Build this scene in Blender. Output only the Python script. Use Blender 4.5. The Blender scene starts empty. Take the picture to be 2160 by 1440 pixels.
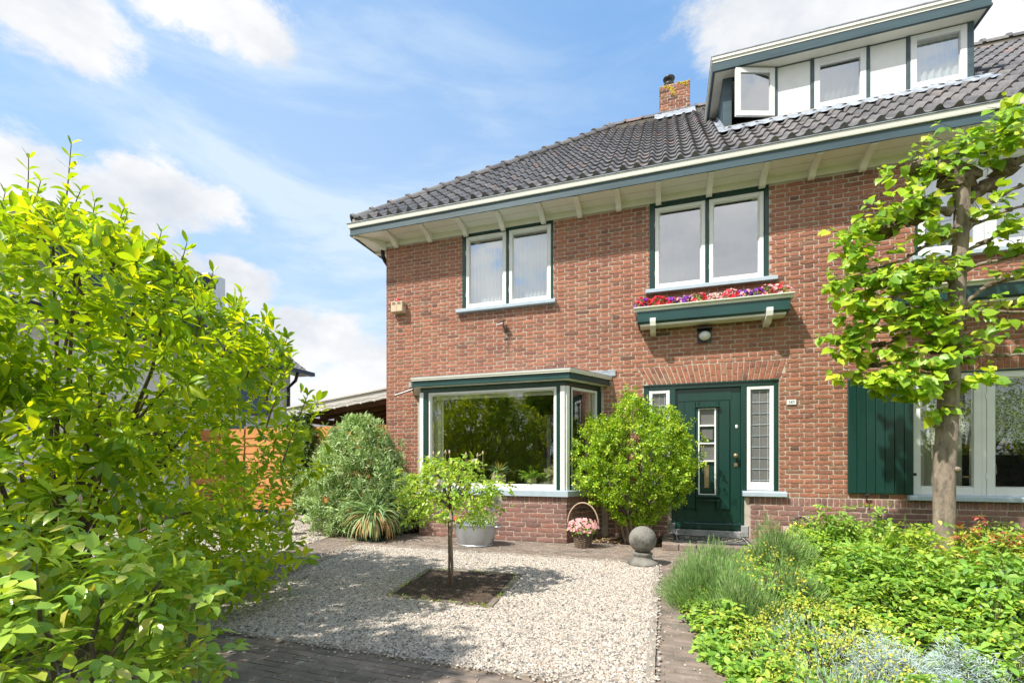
import bpy, math, random
import numpy as np
from mathutils import Vector, Matrix
R = math.radians
rnd = random.Random(7)
rng = np.random.default_rng(11)
sc = bpy.context.scene
C = sc.collection

# ------------------------------------------------------------------ camera
cam = bpy.data.cameras.new('camera')
cam.sensor_width = 36.0
cam.lens = 36.0 * 981 / 2160
cam.shift_y = 255.0 / 2160
cam.clip_start = 0.05
cam.clip_end = 3000
camo = bpy.data.objects.new('camera', cam)
camo.location = (0, -7.09, 1.12)
camo.rotation_euler = (R(90), 0, R(18.06))
C.objects.link(camo)
sc.camera = camo

# ------------------------------------------------------------------ light
SUN_DIR = Vector((0.85, 1.0, -1.72)).normalized()      # the way the light travels
sun = bpy.data.lights.new('sun', 'SUN')
sun.energy = 4.55
sun.angle = R(0.9)
sun.color = (1.0, 0.95, 0.87)
suno = bpy.data.objects.new('sun', sun)
suno.rotation_euler = SUN_DIR.to_track_quat('-Z', 'Y').to_euler()
suno.location = (-6, -12, 12)
C.objects.link(suno)
sc.view_settings.view_transform = 'Standard'
sc.view_settings.look = 'None'
sc.view_settings.exposure = 0.60
sc.view_settings.gamma = 1.0
sc.cycles.use_denoising = True
sc.cycles.max_bounces = 8
sc.cycles.diffuse_bounces = 5
sc.cycles.glossy_bounces = 3
sc.cycles.transmission_bounces = 4
sc.cycles.transparent_max_bounces = 12
sc.cycles.sample_clamp_indirect = 6.0
sc.cycles.caustics_reflective = False
sc.cycles.caustics_refractive = False

# ------------------------------------------------------------------ node helpers
class NT:
    def __init__(s, tree):
        s.t = tree; s.n = tree.nodes; s.l = tree.links
    def add(s, kind, **kw):
        n = s.n.new(kind)
        for k, v in kw.items():
            setattr(n, k, v)
        return n
    def put(s, sock, v):
        if hasattr(v, 'is_linked') or isinstance(v, bpy.types.NodeSocket):
            s.l.new(v, sock)
        elif v is not None:
            if isinstance(v, tuple) and len(v) == 3 and sock.type == 'RGBA':
                v = v + (1.0,)
            sock.default_value = v
    def math(s, op, a, b=None, c=None, clamp=False):
        n = s.add('ShaderNodeMath', operation=op, use_clamp=clamp)
        s.put(n.inputs[0], a)
        if b is not None: s.put(n.inputs[1], b)
        if c is not None: s.put(n.inputs[2], c)
        return n.outputs[0]
    def vmath(s, op, a, b=None):
        n = s.add('ShaderNodeVectorMath', operation=op)
        s.put(n.inputs[0], a)
        if b is not None: s.put(n.inputs[1], b)
        return n.outputs['Value'] if op in ('DISTANCE', 'DOT_PRODUCT', 'LENGTH') else n.outputs[0]
    def mix(s, f, a, b, mode='MIX'):
        n = s.add('ShaderNodeMix', data_type='RGBA', blend_type=mode)
        s.put(n.inputs[0], f); s.put(n.inputs[6], a); s.put(n.inputs[7], b)
        return n.outputs[2]
    def noise(s, vec=None, scale=5.0, detail=4.0, rough=0.55, dist=0.0):
        n = s.add('ShaderNodeTexNoise')
        if vec is not None: s.l.new(vec, n.inputs['Vector'])
        n.inputs['Scale'].default_value = scale; n.inputs['Detail'].default_value = detail
        n.inputs['Roughness'].default_value = rough; n.inputs['Distortion'].default_value = dist
        return n.outputs['Fac']
    def ramp(s, f, stops, interp='LINEAR'):
        n = s.add('ShaderNodeValToRGB')
        cr = n.color_ramp; cr.interpolation = interp
        while len(cr.elements) > 1: cr.elements.remove(cr.elements[-1])
        for i, (p, c) in enumerate(stops):
            e = cr.elements[0] if i == 0 else cr.elements.new(p)
            e.position = p
            e.color = tuple(c) + (1.0,) if len(c) == 3 else c
        s.put(n.inputs[0], f)
        return n.outputs[0]
    def sstep(s, v, lo, hi):
        n = s.add('ShaderNodeMapRange', interpolation_type='SMOOTHSTEP')
        s.put(n.inputs[0], v)
        n.inputs[1].default_value = lo; n.inputs[2].default_value = hi
        return n.outputs[0]

# ------------------------------------------------------------------ sky
world = bpy.data.worlds.new('World')
sc.world = world
world.use_nodes = True
w = NT(world.node_tree)
for n in list(w.n): w.n.remove(n)
sky = w.add('ShaderNodeTexSky', sky_type='NISHITA', sun_disc=False)
sky.sun_elevation = R(52.7); sky.sun_rotation = R(220.4)
sky.air_density = 1.0; sky.dust_density = 0.4; sky.ozone_density = 2.2
tc = w.add('ShaderNodeTexCoord')
d = w.vmath('NORMALIZE', tc.outputs['Generated'])
sep = w.add('ShaderNodeSeparateXYZ'); w.l.new(d, sep.inputs[0])
# cumulus: patches at given directions, broken up by noise
flat = w.vmath('MULTIPLY', d, (1.0, 1.0, 1.7))
def pxdir(px, py):
    u = (px - 1080) / 981; v = (975 - py) / 981
    a = R(18.06)
    q = Vector((-math.sin(a) + math.cos(a) * u, math.cos(a) + math.sin(a) * u, v)).normalized()
    return (q.x, q.y, q.z * 1.7)
blobs = [((150, 62), .105, .95), ((40, 40), .10, .8), ((240, 80), .06, .7), ((430, 25), .085, .9), ((530, 55), .085, .85), ((350, -20), .10, .8),
         ((40, 380), .13, 1.0), ((140, 410), .13, 1.0), ((250, 430), .13, 1.0), ((350, 410), .13, 1.05), ((440, 430), .09, .95), ((60, 520), .2, .9), ((250, 540), .16, .9),
         ((520, 610), .09, 1.0), ((600, 690), .11, 1.0), ((690, 720), .12, 1.0), ((780, 760), .13, 1.0), ((560, 760), .2, .9), ((700, 850), .22, .9), ((490, 560), .06, .8),
         ((1600, 5), .06, .85), ((1700, -10), .10, 1.0), ((1850, 10), .16, 1.1), ((2050, 60), .20, 1.2), ((1850, -120), .28, 1.2), ((2250, 100), .3, 1.2)]
acc = None
for (p, r, s_) in blobs:
    dist = w.vmath('DISTANCE', flat, pxdir(*p))
    m = w.math('MULTIPLY', w.math('SUBTRACT', 1.0, w.math('DIVIDE', dist, r * 1.12), clamp=True), s_)
    acc = m if acc is None else w.math('MAXIMUM', acc, m)
# clouds over the rest of the sky, the part behind the camera that the windows mirror
back = w.sstep(sep.outputs[1], 0.15, -0.35)
nb = w.noise(flat, 2.6, 6, 0.6)
acc = w.math('MAXIMUM', acc, w.math('MULTIPLY', w.math('MULTIPLY', back, nb), 1.25))
n1 = w.noise(flat, 9.5, 10, 0.66, 0.2)
cum = w.sstep(w.math('ADD', w.math('MULTIPLY', acc, 0.62), w.math('MULTIPLY', n1, 0.80)), 0.56, 0.78)
# high thin streaks
st = w.add('ShaderNodeMapping'); st.inputs['Rotation'].default_value = (0.0, 0.25, 0.5); st.inputs['Scale'].default_value = (1.0, 1.0, 4.2)
w.l.new(d, st.inputs[0])
n2 = w.noise(st.outputs[0], 2.6, 8, 0.60, 0.35)
left = w.sstep(w.vmath('DISTANCE', d, Vector(( -0.62, 0.68, 0.30)).normalized()[:]), 0.78, 0.10)
cir = w.math('ADD', w.math('MULTIPLY', w.sstep(n2, 0.36, 0.70), w.math('ADD', w.math('MULTIPLY', left, 0.60), 0.20)), w.math('MULTIPLY', left, 0.42), clamp=True)
# a thin aircraft trail
p1 = Vector(pxdir(245, 352)); p1.z /= 1.7; p2 = Vector(pxdir(590, 150)); p2.z /= 1.7
nrm = p1.cross(p2).normalized(); mid = (p1 + p2).normalized()
tr = w.sstep(w.math('ABSOLUTE', w.vmath('DOT_PRODUCT', d, tuple(nrm))), 0.0045, 0.0005)
tr = w.math('MULTIPLY', tr, w.sstep(w.vmath('DISTANCE', d, tuple(mid)), 0.19, 0.10))
thin = w.math('MAXIMUM', cir, w.math('MULTIPLY', tr, 0.35))
bg = w.add('ShaderNodeBackground'); w.put(bg.inputs[0], w.mix(0.30, sky.outputs[0], (2.1, 4.6, 8.2))); bg.inputs[1].default_value = 0.135
bc = w.add('ShaderNodeBackground'); w.put(bc.inputs[1], w.math('MULTIPLY_ADD', back, 0.25, 1.14))
shade = w.sstep(w.noise(flat, 3.4, 5, 0.6), 0.30, 0.68)
w.put(bc.inputs[0], w.mix(shade, (0.40, 0.43, 0.48), (0.61, 0.61, 0.61)))
bt = w.add('ShaderNodeBackground'); bt.inputs[1].default_value = 1.0
w.put(bt.inputs[0], (0.52, 0.61, 0.69))
ms = w.add('ShaderNodeMixShader'); w.put(ms.inputs[0], w.math('MULTIPLY', thin, 0.85)); w.l.new(bg.outputs[0], ms.inputs[1]); w.l.new(bt.outputs[0], ms.inputs[2])
ms2 = w.add('ShaderNodeMixShader'); w.put(ms2.inputs[0], cum); w.l.new(ms.outputs[0], ms2.inputs[1]); w.l.new(bc.outputs[0], ms2.inputs[2])
out = w.add('ShaderNodeOutputWorld'); w.l.new(ms2.outputs[0], out.inputs[0])

# ------------------------------------------------------------------ materials
def base_mat(name):
    m = bpy.data.materials.new(name); m.use_nodes = True
    t = NT(m.node_tree)
    b = t.n['Principled BSDF']
    return m, t, b
def paint(name, col, rough=0.45, var=0.12, scale=6.0, bump=0.0, bscale=60.0, dark=None, worn=None, wcol=(0.5, 0.48, 0.43), spec=0.5, metal=0.0, stretch=(1, 1, 1)):
    """a solid material with uneven tone, optional bump and worn patches"""
    m, t, b = base_mat(name)
    tcn = t.add('ShaderNodeTexCoord')
    mp = t.add('ShaderNodeMapping'); mp.inputs['Scale'].default_value = stretch
    t.l.new(tcn.outputs['Object'], mp.inputs[0])
    v = mp.outputs[0]
    dk = dark or tuple(c * (1 - var * 2) for c in col)
    lt = tuple(min(1, c * (1 + var)) for c in col)
    c = t.ramp(t.noise(v, scale, 6, 0.62), [(0.28, dk), (0.5, col), (0.74, lt)])
    if worn:
        f = t.sstep(t.noise(v, worn[0], 8, 0.7), worn[1], worn[1] + 0.06)
        c = t.mix(f, c, wcol)
    t.put(b.inputs['Base Color'], c)
    b.inputs['Roughness'].default_value = rough
    b.inputs['Specular IOR Level'].default_value = spec
    b.inputs['Metallic'].default_value = metal
    if bump:
        bn = t.add('ShaderNodeBump'); bn.inputs['Strength'].default_value = bump; bn.inputs['Distance'].default_value = 0.01
        t.l.new(t.noise(v, bscale, 5, 0.6), bn.inputs['Height']); t.l.new(bn.outputs[0], b.inputs['Normal'])
    return m
def island(name, stops, rough=0.8, grain=0.25, gscale=40.0, bump=0.35, bscale=90.0, spec=0.3, spots=None, interp='LINEAR', large=False):
    """every separate piece of the mesh gets its own tone from the ramp"""
    m, t, b = base_mat(name)
    g = t.add('ShaderNodeNewGeometry'); tcn = t.add('ShaderNodeTexCoord')
    c = t.ramp(g.outputs['Random Per Island'], stops, interp)
    n = t.noise(tcn.outputs['Object'], gscale, 6, 0.65)
    k = t.ramp(n, [(0.25, (1 - grain,) * 3), (0.75, (1 + grain * 0.6,) * 3)])
    c = t.mix(1.0, c, k, 'MULTIPLY')
    if large:
        k2 = t.ramp(t.noise(tcn.outputs['Object'], 0.9, 5, 0.65), [(0.30, (0.82, 0.83, 0.86)), (0.55, (1.0, 1.0, 1.0)), (0.75, (1.12, 1.08, 1.02))]); c = t.mix(1.0, c, k2, 'MULTIPLY')
        sp = t.add('ShaderNodeSeparateXYZ'); t.l.new(tcn.outputs['Object'], sp.inputs[0])
        sm = t.math('MULTIPLY', t.sstep(t.math('ABSOLUTE', t.math('ADD', sp.outputs[0], 2.385)), .055, .02), t.math('MULTIPLY', t.sstep(sp.outputs[2], 2.62, 3.05), t.sstep(sp.outputs[2], 3.30, 3.22)))
        c = t.mix(t.math('MULTIPLY', sm, .6), c, (0.07, 0.06, 0.055))
    if spots:
        f = t.sstep(t.noise(tcn.outputs['Object'], spots[0], 8, 0.7), spots[1], spots[1] + spots[3])
        c = t.mix(f, c, spots[2])
    t.put(b.inputs['Base Color'], c)
    b.inputs['Roughness'].default_value = rough; b.inputs['Specular IOR Level'].default_value = spec
    if bump:
        bn = t.add('ShaderNodeBump'); bn.inputs['Strength'].default_value = bump; bn.inputs['Distance'].default_value = 0.006
        t.l.new(t.noise(tcn.outputs['Object'], bscale, 6, 0.7), bn.inputs['Height']); t.l.new(bn.outputs[0], b.inputs['Normal'])
    return m
def leafy(name, stops, trans=0.42, tcol=None, rough=0.42, spec=0.4):
    if name.startswith('leaf_'): stops = [(a, tuple(min(.74, q * 1.32) for q in c)) for a, c in stops]; trans *= .9
    m, t, b = base_mat(name)
    g = t.add('ShaderNodeNewGeometry')
    c = t.ramp(g.outputs['Random Per Island'], stops)
    tcn = t.add('ShaderNodeTexCoord')
    k = t.ramp(t.noise(tcn.outputs['Object'], 3.0, 3, 0.6), [(0.3, (0.8,) * 3), (0.7, (1.15,) * 3)])
    c = t.mix(1.0, c, k, 'MULTIPLY')
    t.put(b.inputs['Base Color'], c)
    b.inputs['Roughness'].default_value = rough; b.inputs['Specular IOR Level'].default_value = spec
    tr = t.add('ShaderNodeBsdfTranslucent')
    t.put(tr.inputs[0], t.mix(1.0, c, tcol or (1.75, 1.35, 0.55), 'MULTIPLY'))
    mx = t.add('ShaderNodeMixShader'); mx.inputs[0].default_value = trans
    t.l.new(b.outputs[0], mx.inputs[1]); t.l.new(tr.outputs[0], mx.inputs[2])
    t.l.new(mx.outputs[0], t.n['Material Output'].inputs[0])
    return m
def glassy(name, base=0.08, k=1.0, tint=(1, 1, 1)):
    m = bpy.data.materials.new(name); m.use_nodes = True
    t = NT(m.node_tree); t.n.remove(t.n['Principled BSDF'])
    gl = t.add('ShaderNodeBsdfGlossy'); gl.inputs['Roughness'].default_value = 0.0
    t.put(gl.inputs[0], (0.96, 0.98, 1.0))
    tp = t.add('ShaderNodeBsdfTransparent'); t.put(tp.inputs[0], tint)
    fr = t.add('ShaderNodeFresnel'); fr.inputs[0].default_value = 1.5
    tcn = t.add('ShaderNodeTexCoord')
    bn = t.add('ShaderNodeBump'); bn.inputs['Strength'].default_value = 0.02; bn.inputs['Distance'].default_value = 0.02
    t.l.new(t.noise(tcn.outputs['Object'], 1.6, 1, 0.4), bn.inputs['Height']); t.l.new(bn.outputs[0], gl.inputs['Normal'])
    f = t.math('ADD', t.math('MULTIPLY', fr.outputs[0], k), base, clamp=True)
    gm_ = t.add('ShaderNodeNewGeometry')
    f = t.math('MULTIPLY', f, t.math('SUBTRACT', 1.0, gm_.outputs['Backfacing']))
    mx = t.add('ShaderNodeMixShader'); t.put(mx.inputs[0], f)
    t.l.new(tp.outputs[0], mx.inputs[1]); t.l.new(gl.outputs[0], mx.inputs[2])
    t.l.new(mx.outputs[0], t.n['Material Output'].inputs[0])
    return m

MAT = {}
MAT['brick'] = island('brick_red', [(0.0, (0.18, 0.10, 0.075)), (0.035, (0.27, 0.125, 0.088)), (0.14, (0.345, 0.148, 0.098)), (0.4, (0.405, 0.172, 0.108)), (0.62, (0.37, 0.160, 0.106)),
                       (0.8, (0.45, 0.190, 0.116)), (0.93, (0.40, 0.195, 0.125)), (1.0, (0.30, 0.175, 0.12))], rough=0.9, grain=0.40, gscale=34, bump=0.8, bscale=70, large=True)
MAT['brick2'] = island('brick_plinth', [(0.0, (0.20, 0.115, 0.098)), (0.3, (0.255, 0.145, 0.122)), (0.7, (0.30, 0.17, 0.145)), (1.0, (0.35, 0.165, 0.125))], rough=0.85, grain=0.3, gscale=30, bump=0.5, bscale=80,
                        spots=(14, 0.68, (0.42, 0.36, 0.32), 0.05))
MAT['mortar'] = paint('mortar', (0.53, 0.455, 0.375), 0.95, 0.16, 9, 0.6, 160, worn=(7, 0.66), wcol=(0.38, 0.32, 0.26))
MAT['green'] = paint('paint_green', (0.010, 0.046, 0.037), 0.24, 0.14, 5, 0.08, 30, stretch=(1, 1, 0.2))
MAT['green_old'] = paint('paint_green_weathered', (0.052, 0.092, 0.108), 0.42, 0.2, 4, 0.15, 40, stretch=(0.25, 1, 2.5), worn=(9, 0.72), wcol=(0.12, 0.18, 0.19))
MAT['greenl'] = paint('paint_green_trim', (0.018, 0.068, 0.066), 0.32, 0.2, 5, 0.08, 30, stretch=(0.3, 1, 2))
MAT['cream'] = paint('paint_cream', (0.80, 0.785, 0.71), 0.5, 0.04, 3.5, 0.12, 30, worn=(5, 0.70), wcol=(0.50, 0.49, 0.37), stretch=(0.4, 1, 1))
MAT['white'] = paint('paint_white', (0.78, 0.79, 0.77), 0.38, 0.04, 5, 0.04, 40)
MAT['plastic'] = paint('plastic_white', (0.80, 0.81, 0.82), 0.25, 0.03, 3)
MAT['sill'] = paint('sill_paint', (0.42, 0.51, 0.58), 0.35, 0.07, 6, 0.06, 40)
MAT['lead'] = paint('lead', (0.31, 0.345, 0.39), 0.55, 0.3, 8, 0.4, 25)
MAT['tile'] = island('roof_tile', [(0.0, (0.115, 0.112, 0.116)), (0.3, (0.145, 0.140, 0.143)), (0.7, (0.175, 0.168, 0.168)), (0.94, (0.205, 0.192, 0.186)), (0.98, (0.22, 0.17, 0.155)), (1.0, (0.25, 0.17, 0.145))],
                      rough=0.58, grain=0.4, gscale=16, bump=0.4, bscale=50, spec=0.32, spots=(9, 0.60, (0.23, 0.205, 0.15), 0.12))
MAT['underlay'] = paint('roof_underlay', (0.03, 0.03, 0.03), 0.9)
MAT['wood_old'] = paint('wood_weathered', (0.36, 0.29, 0.22), 0.8, 0.25, 6, 0.4, 50, stretch=(0.2, 1, 3))
MAT['wood_grey'] = paint('wood_grey', (0.52, 0.50, 0.46), 0.85, 0.2, 5, 0.4, 40, stretch=(0.2, 3, 3))
MAT['wood_brown'] = paint('wood_brown', (0.22, 0.13, 0.08), 0.75, 0.25, 5, 0.35, 40, stretch=(0.3, 3, 3))
MAT['rot'] = paint('wood_rotten', (0.42, 0.20, 0.09), 0.9, 0.35, 18, 0.8, 60)
MAT['fence'] = island('fence_boards', [(0.0, (0.42, 0.165, 0.045)), (0.5, (0.56, 0.24, 0.075)), (1.0, (0.64, 0.30, 0.11))], rough=0.7, grain=0.3, gscale=12, bump=0.3, bscale=30)
MAT['black'] = paint('paint_black', (0.015, 0.016, 0.018), 0.35, 0.1)
MAT['darkmetal'] = paint('metal_dark', (0.09, 0.09, 0.09), 0.4, 0.2, 20, metal=0.6)
MAT['brass'] = paint('brass_aged', (0.42, 0.33, 0.20), 0.38, 0.2, 25, metal=0.85)
MAT['zinc'] = paint('zinc', (0.44, 0.47, 0.49), 0.36, 0.14, 5, 0.08, 30, metal=0.55, stretch=(1, 1, 0.5))
MAT['stone'] = paint('stone_ball', (0.20, 0.19, 0.165), 0.9, 0.42, 5, 0.9, 45, worn=(13, 0.63), wcol=(0.40, 0.38, 0.32))
MAT['bluestone'] = paint('blue_stone', (0.30, 0.31, 0.31), 0.7, 0.2, 9, 0.3, 60, worn=(14, 0.62), wcol=(0.46, 0.44, 0.40))
MAT['concrete'] = paint('concrete_kerb', (0.30, 0.26, 0.215), 0.9, 0.22, 9, 0.6, 70, worn=(13, 0.62), wcol=(0.24, 0.19, 0.15))
MAT['wicker'] = paint('wicker', (0.16, 0.115, 0.08), 0.8, 0.35, 40, 0.9, 60)
MAT['cane'] = paint('cane', (0.46, 0.33, 0.22), 0.6, 0.2, 30)
MAT['clay'] = paint('pot_glaze', (0.44, 0.39, 0.25), 0.3, 0.2, 14, 0.25, 30, stretch=(1, 1, 5))
MAT['plaster'] = paint('inner_wall', (0.30, 0.27, 0.22), 0.9, 0.1)
MAT['render'] = paint('render_white', (0.76, 0.76, 0.74), 0.8, 0.05, 3, 0.2, 80)
MAT['slate'] = paint('cladding_dark', (0.055, 0.058, 0.065), 0.5, 0.15, 4)
MAT['bark'] = paint('bark_lime', (0.25, 0.20, 0.155), 0.9, 0.38, 16, 1.0, 60, stretch=(1, 1, 0.35), worn=(9, 0.58), wcol=(0.36, 0.30, 0.24))
MAT['twig'] = paint('bark_twig', (0.125, 0.088, 0.058), 0.8, 0.3, 14, 0.5, 60)
MAT['knob'] = paint('bark_knob', (0.16, 0.12, 0.08), 0.95, 0.45, 22, 1.0, 40)
MAT['soil'] = paint('soil', (0.075, 0.050, 0.034), 0.95, 0.4, 26, 1.0, 60, worn=(55, 0.68), wcol=(0.25, 0.2, 0.15))
MAT['earth'] = paint('earth', (0.11, 0.095, 0.05), 0.95, 0.4, 3, 0.8, 20, worn=(2.0, 0.5), wcol=(0.06, 0.10, 0.025))
MAT['mat'] = paint('rubber_mat', (0.05, 0.055, 0.06), 0.8, 0.2, 30, 0.4, 90)
MAT['matl'] = paint('mat_pattern', (0.50, 0.46, 0.36), 0.85, 0.15, 30)
MAT['glass'] = glassy('window_glass', 0.38, 1.0, (0.93, 0.95, 0.95))
MAT['glass_bay'] = glassy('bay_glass', 0.12, 1.1, (0.94, 0.95, 0.93))
MAT['glass_dark'] = glassy('ribbed_glass', 0.03, 0.6, (0.35, 0.37, 0.36))
MAT['net'] = paint('curtain_net', (0.80, 0.82, 0.79), 0.9, 0.08, 3, 0.3, 12, stretch=(6, 1, 0.2))
MAT['drape'] = paint('curtain_drape', (0.60, 0.60, 0.49), 0.9, 0.1, 3, 0.3, 12, stretch=(6, 1, 0.2))
def lace_mat():
    m, t, b = base_mat('curtain_lace')
    tcn = t.add('ShaderNodeTexCoord')
    v = t.add('ShaderNodeTexVoronoi', feature='DISTANCE_TO_EDGE'); v.inputs['Scale'].default_value = 30
    t.l.new(tcn.outputs['Object'], v.inputs['Vector'])
    b.inputs['Base Color'].default_value = (0.78, 0.83, 0.82, 1); b.inputs['Roughness'].default_value = 0.9
    f = t.math('MULTIPLY_ADD', t.sstep(v.outputs['Distance'], 0.05, 0.12), -0.62, 0.88)
    tp = t.add('ShaderNodeBsdfTransparent'); mx = t.add('ShaderNodeMixShader'); t.put(mx.inputs[0], f)
    t.l.new(tp.outputs[0], mx.inputs[1]); t.l.new(b.outputs[0], mx.inputs[2]); t.l.new(mx.outputs[0], t.n['Material Output'].inputs[0])
    return m
MAT['lace'] = lace_mat()
def gauze_mat(name, col, a):
    m, t, b = base_mat(name)
    b.inputs['Base Color'].default_value = col + (1,); b.inputs['Roughness'].default_value = 0.95
    tp = t.add('ShaderNodeBsdfTransparent'); mx = t.add('ShaderNodeMixShader'); mx.inputs[0].default_value = a
    t.l.new(tp.outputs[0], mx.inputs[1]); t.l.new(b.outputs[0], mx.inputs[2]); t.l.new(mx.outputs[0], t.n['Material Output'].inputs[0])
    return m
MAT['gauze'] = gauze_mat('curtain_gauze', (0.70, 0.74, 0.71), 0.34)
MAT['pave'] = island('paving_brick', [(0.0, (0.19, 0.160, 0.130)), (0.35, (0.23, 0.188, 0.152)), (0.7, (0.26, 0.205, 0.168)), (1.0, (0.29, 0.222, 0.180))], rough=0.92, grain=0.45, gscale=6, bump=0.6, bscale=60,
                      spots=(7, 0.58, (0.40, 0.36, 0.295), 0.12))
MAT['pave_joint'] = paint('paving_joint', (0.235, 0.18, 0.135), 0.95, 0.35, 8, 0.7, 60, worn=(12, 0.62), wcol=(0.12, 0.11, 0.05))
MAT['gravel'] = island('gravel_stones', [(0.0, (0.11, 0.105, 0.10)), (0.10, (0.21, 0.195, 0.18)), (0.22, (0.36, 0.315, 0.265)), (0.5, (0.48, 0.415, 0.345)), (0.76, (0.56, 0.50, 0.425)), (0.88, (0.64, 0.595, 0.52)), (0.96, (0.40, 0.30, 0.215)), (1.0, (0.30, 0.20, 0.14))],
                        rough=0.75, grain=0.2, gscale=60, bump=0)
MAT['gravel_base'] = paint('gravel_base', (0.30, 0.27, 0.225), 0.95, 0.35, 50, 1.0, 90)
G1 = [(0.0, (0.10, 0.20, 0.014)), (0.35, (0.17, 0.29, 0.016)), (0.7, (0.25, 0.37, 0.020)), (1.0, (0.36, 0.43, 0.026))]
MAT['leaf_magnolia'] = leafy('leaf_magnolia', [(a_, tuple(q * 1.12 for q in c_)) for a_, c_ in G1], 0.56, (1.9, 1.5, 0.40), 0.36)
MAT['leaf_rose'] = leafy('leaf_rose', [(0.0, (0.15, 0.28, 0.03)), (0.5, (0.27, 0.41, 0.045)), (0.88, (0.40, 0.51, 0.07)), (1.0, (0.44, 0.40, 0.10))], 0.38, (1.6, 1.4, 0.6), 0.30, 0.55)
MAT['leaf_lime'] = leafy('leaf_lime', [(0.0, (0.12, 0.25, 0.02)), (0.4, (0.21, 0.36, 0.026)), (0.8, (0.33, 0.45, 0.032)), (1.0, (0.46, 0.50, 0.05))], 0.42, (1.6, 1.4, 0.5), 0.38)
MAT['leaf_euonymus'] = leafy('leaf_euonymus', [(0.0, (0.08, 0.18, 0.016)), (0.3, (0.16, 0.30, 0.022)), (0.7, (0.30, 0.44, 0.032)), (1.0, (0.50, 0.57, 0.06))], 0.36, (1.5, 1.35, 0.5), 0.35)
MAT['leaf_buddleja'] = leafy('leaf_buddleja', [(0.0, (0.15, 0.24, 0.085)), (0.5, (0.26, 0.37, 0.14)), (0.85, (0.38, 0.47, 0.23)), (1.0, (0.52, 0.58, 0.38))], 0.3, (1.3, 1.3, 0.7), 0.6)
MAT['leaf_strap'] = leafy('leaf_strap', [(0.0, (0.15, 0.25, 0.10)), (0.6, (0.25, 0.37, 0.17)), (1.0, (0.36, 0.46, 0.24))], 0.25, (1.3, 1.3, 0.7), 0.5)
MAT['leaf_dry'] = leafy('leaf_dry', [(0.0, (0.34, 0.22, 0.09)), (0.6, (0.50, 0.34, 0.15)), (1.0, (0.42, 0.38, 0.16))], 0.3, (1.2, 1.1, 0.8), 0.7)
MAT['leaf_cover'] = leafy('leaf_cover', [(0.0, (0.09, 0.20, 0.022)), (0.3, (0.17, 0.30, 0.03)), (0.7, (0.33, 0.44, 0.05)), (0.93, (0.44, 0.50, 0.07)), (1.0, (0.56, 0.50, 0.13))], 0.33, (1.5, 1.35, 0.5), 0.4)
MAT['leaf_fresh'] = leafy('leaf_fresh', [(0.0, (0.11, 0.24, 0.04)), (0.5, (0.20, 0.36, 0.05)), (1.0, (0.34, 0.48, 0.09))], 0.36, (1.5, 1.35, 0.5), 0.45)
MAT['leaf_lavender'] = leafy('leaf_lavender', [(0.0, (0.09, 0.17, 0.05)), (0.5, (0.17, 0.29, 0.075)), (0.85, (0.25, 0.38, 0.12)), (1.0, (0.32, 0.31, 0.22))], 0.2, (1.2, 1.3, 0.7), 0.7)
MAT['leaf_silver'] = leafy('leaf_silver', [(0.0, (0.20, 0.28, 0.26)), (0.5, (0.34, 0.42, 0.39)), (1.0, (0.46, 0.54, 0.50))], 0.2, (1.1, 1.15, 0.9), 0.75)
MAT['leaf_redtip'] = leafy('leaf_redtip', [(0.0, (0.40, 0.06, 0.07)), (0.4, (0.52, 0.14, 0.12)), (0.55, (0.34, 0.34, 0.05)), (1.0, (0.42, 0.42, 0.06))], 0.35, (1.4, 1.2, 0.6), 0.4)
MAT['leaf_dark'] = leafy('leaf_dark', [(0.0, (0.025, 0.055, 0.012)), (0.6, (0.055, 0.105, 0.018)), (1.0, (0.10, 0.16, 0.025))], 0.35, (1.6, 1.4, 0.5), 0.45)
MAT['fl_yellow'] = leafy('flower_yellow', [(0.0, (0.62, 0.50, 0.03)), (1.0, (0.80, 0.70, 0.10))], 0.3, (1, 1, 0.8), 0.6)
MAT['fl_lemon'] = leafy('flower_lemon', [(0.0, (0.42, 0.46, 0.04)), (0.5, (0.64, 0.62, 0.08)), (1.0, (0.74, 0.72, 0.16))], 0.3, (1, 1, 0.8), 0.6)
MAT['fl_red'] = leafy('flower_red', [(0.0, (0.62, 0.012, 0.03)), (1.0, (0.80, 0.03, 0.05))], 0.3, (1, 1, 1), 0.6)
MAT['fl_purple'] = leafy('flower_purple', [(0.0, (0.16, 0.02, 0.36)), (1.0, (0.32, 0.04, 0.50))], 0.3, (1, 1, 1), 0.6)
MAT['fl_pink'] = leafy('flower_pink', [(0.0, (0.78, 0.30, 0.34)), (0.5, (0.84, 0.46, 0.46)), (1.0, (0.85, 0.66, 0.62))], 0.3, (1, 1, 1), 0.6)
MAT['fl_white'] = leafy('flower_white', [(0.0, (0.80, 0.76, 0.70)), (1.0, (0.86, 0.85, 0.80))], 0.35, (1, 1, 1), 0.6)
MAT['fl_blue'] = leafy('flower_blue', [(0.0, (0.18, 0.16, 0.62)), (1.0, (0.28, 0.25, 0.75))], 0.3, (1, 1, 1), 0.6)
MAT['siren'] = paint('siren_box', (0.60, 0.47, 0.32), 0.45, 0.06)
MAT['red'] = paint('red_lens', (0.55, 0.01, 0.03), 0.2, 0.05)
MAT['opal'] = paint('opal_glass', (0.74, 0.75, 0.72), 0.18, 0.03)

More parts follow.
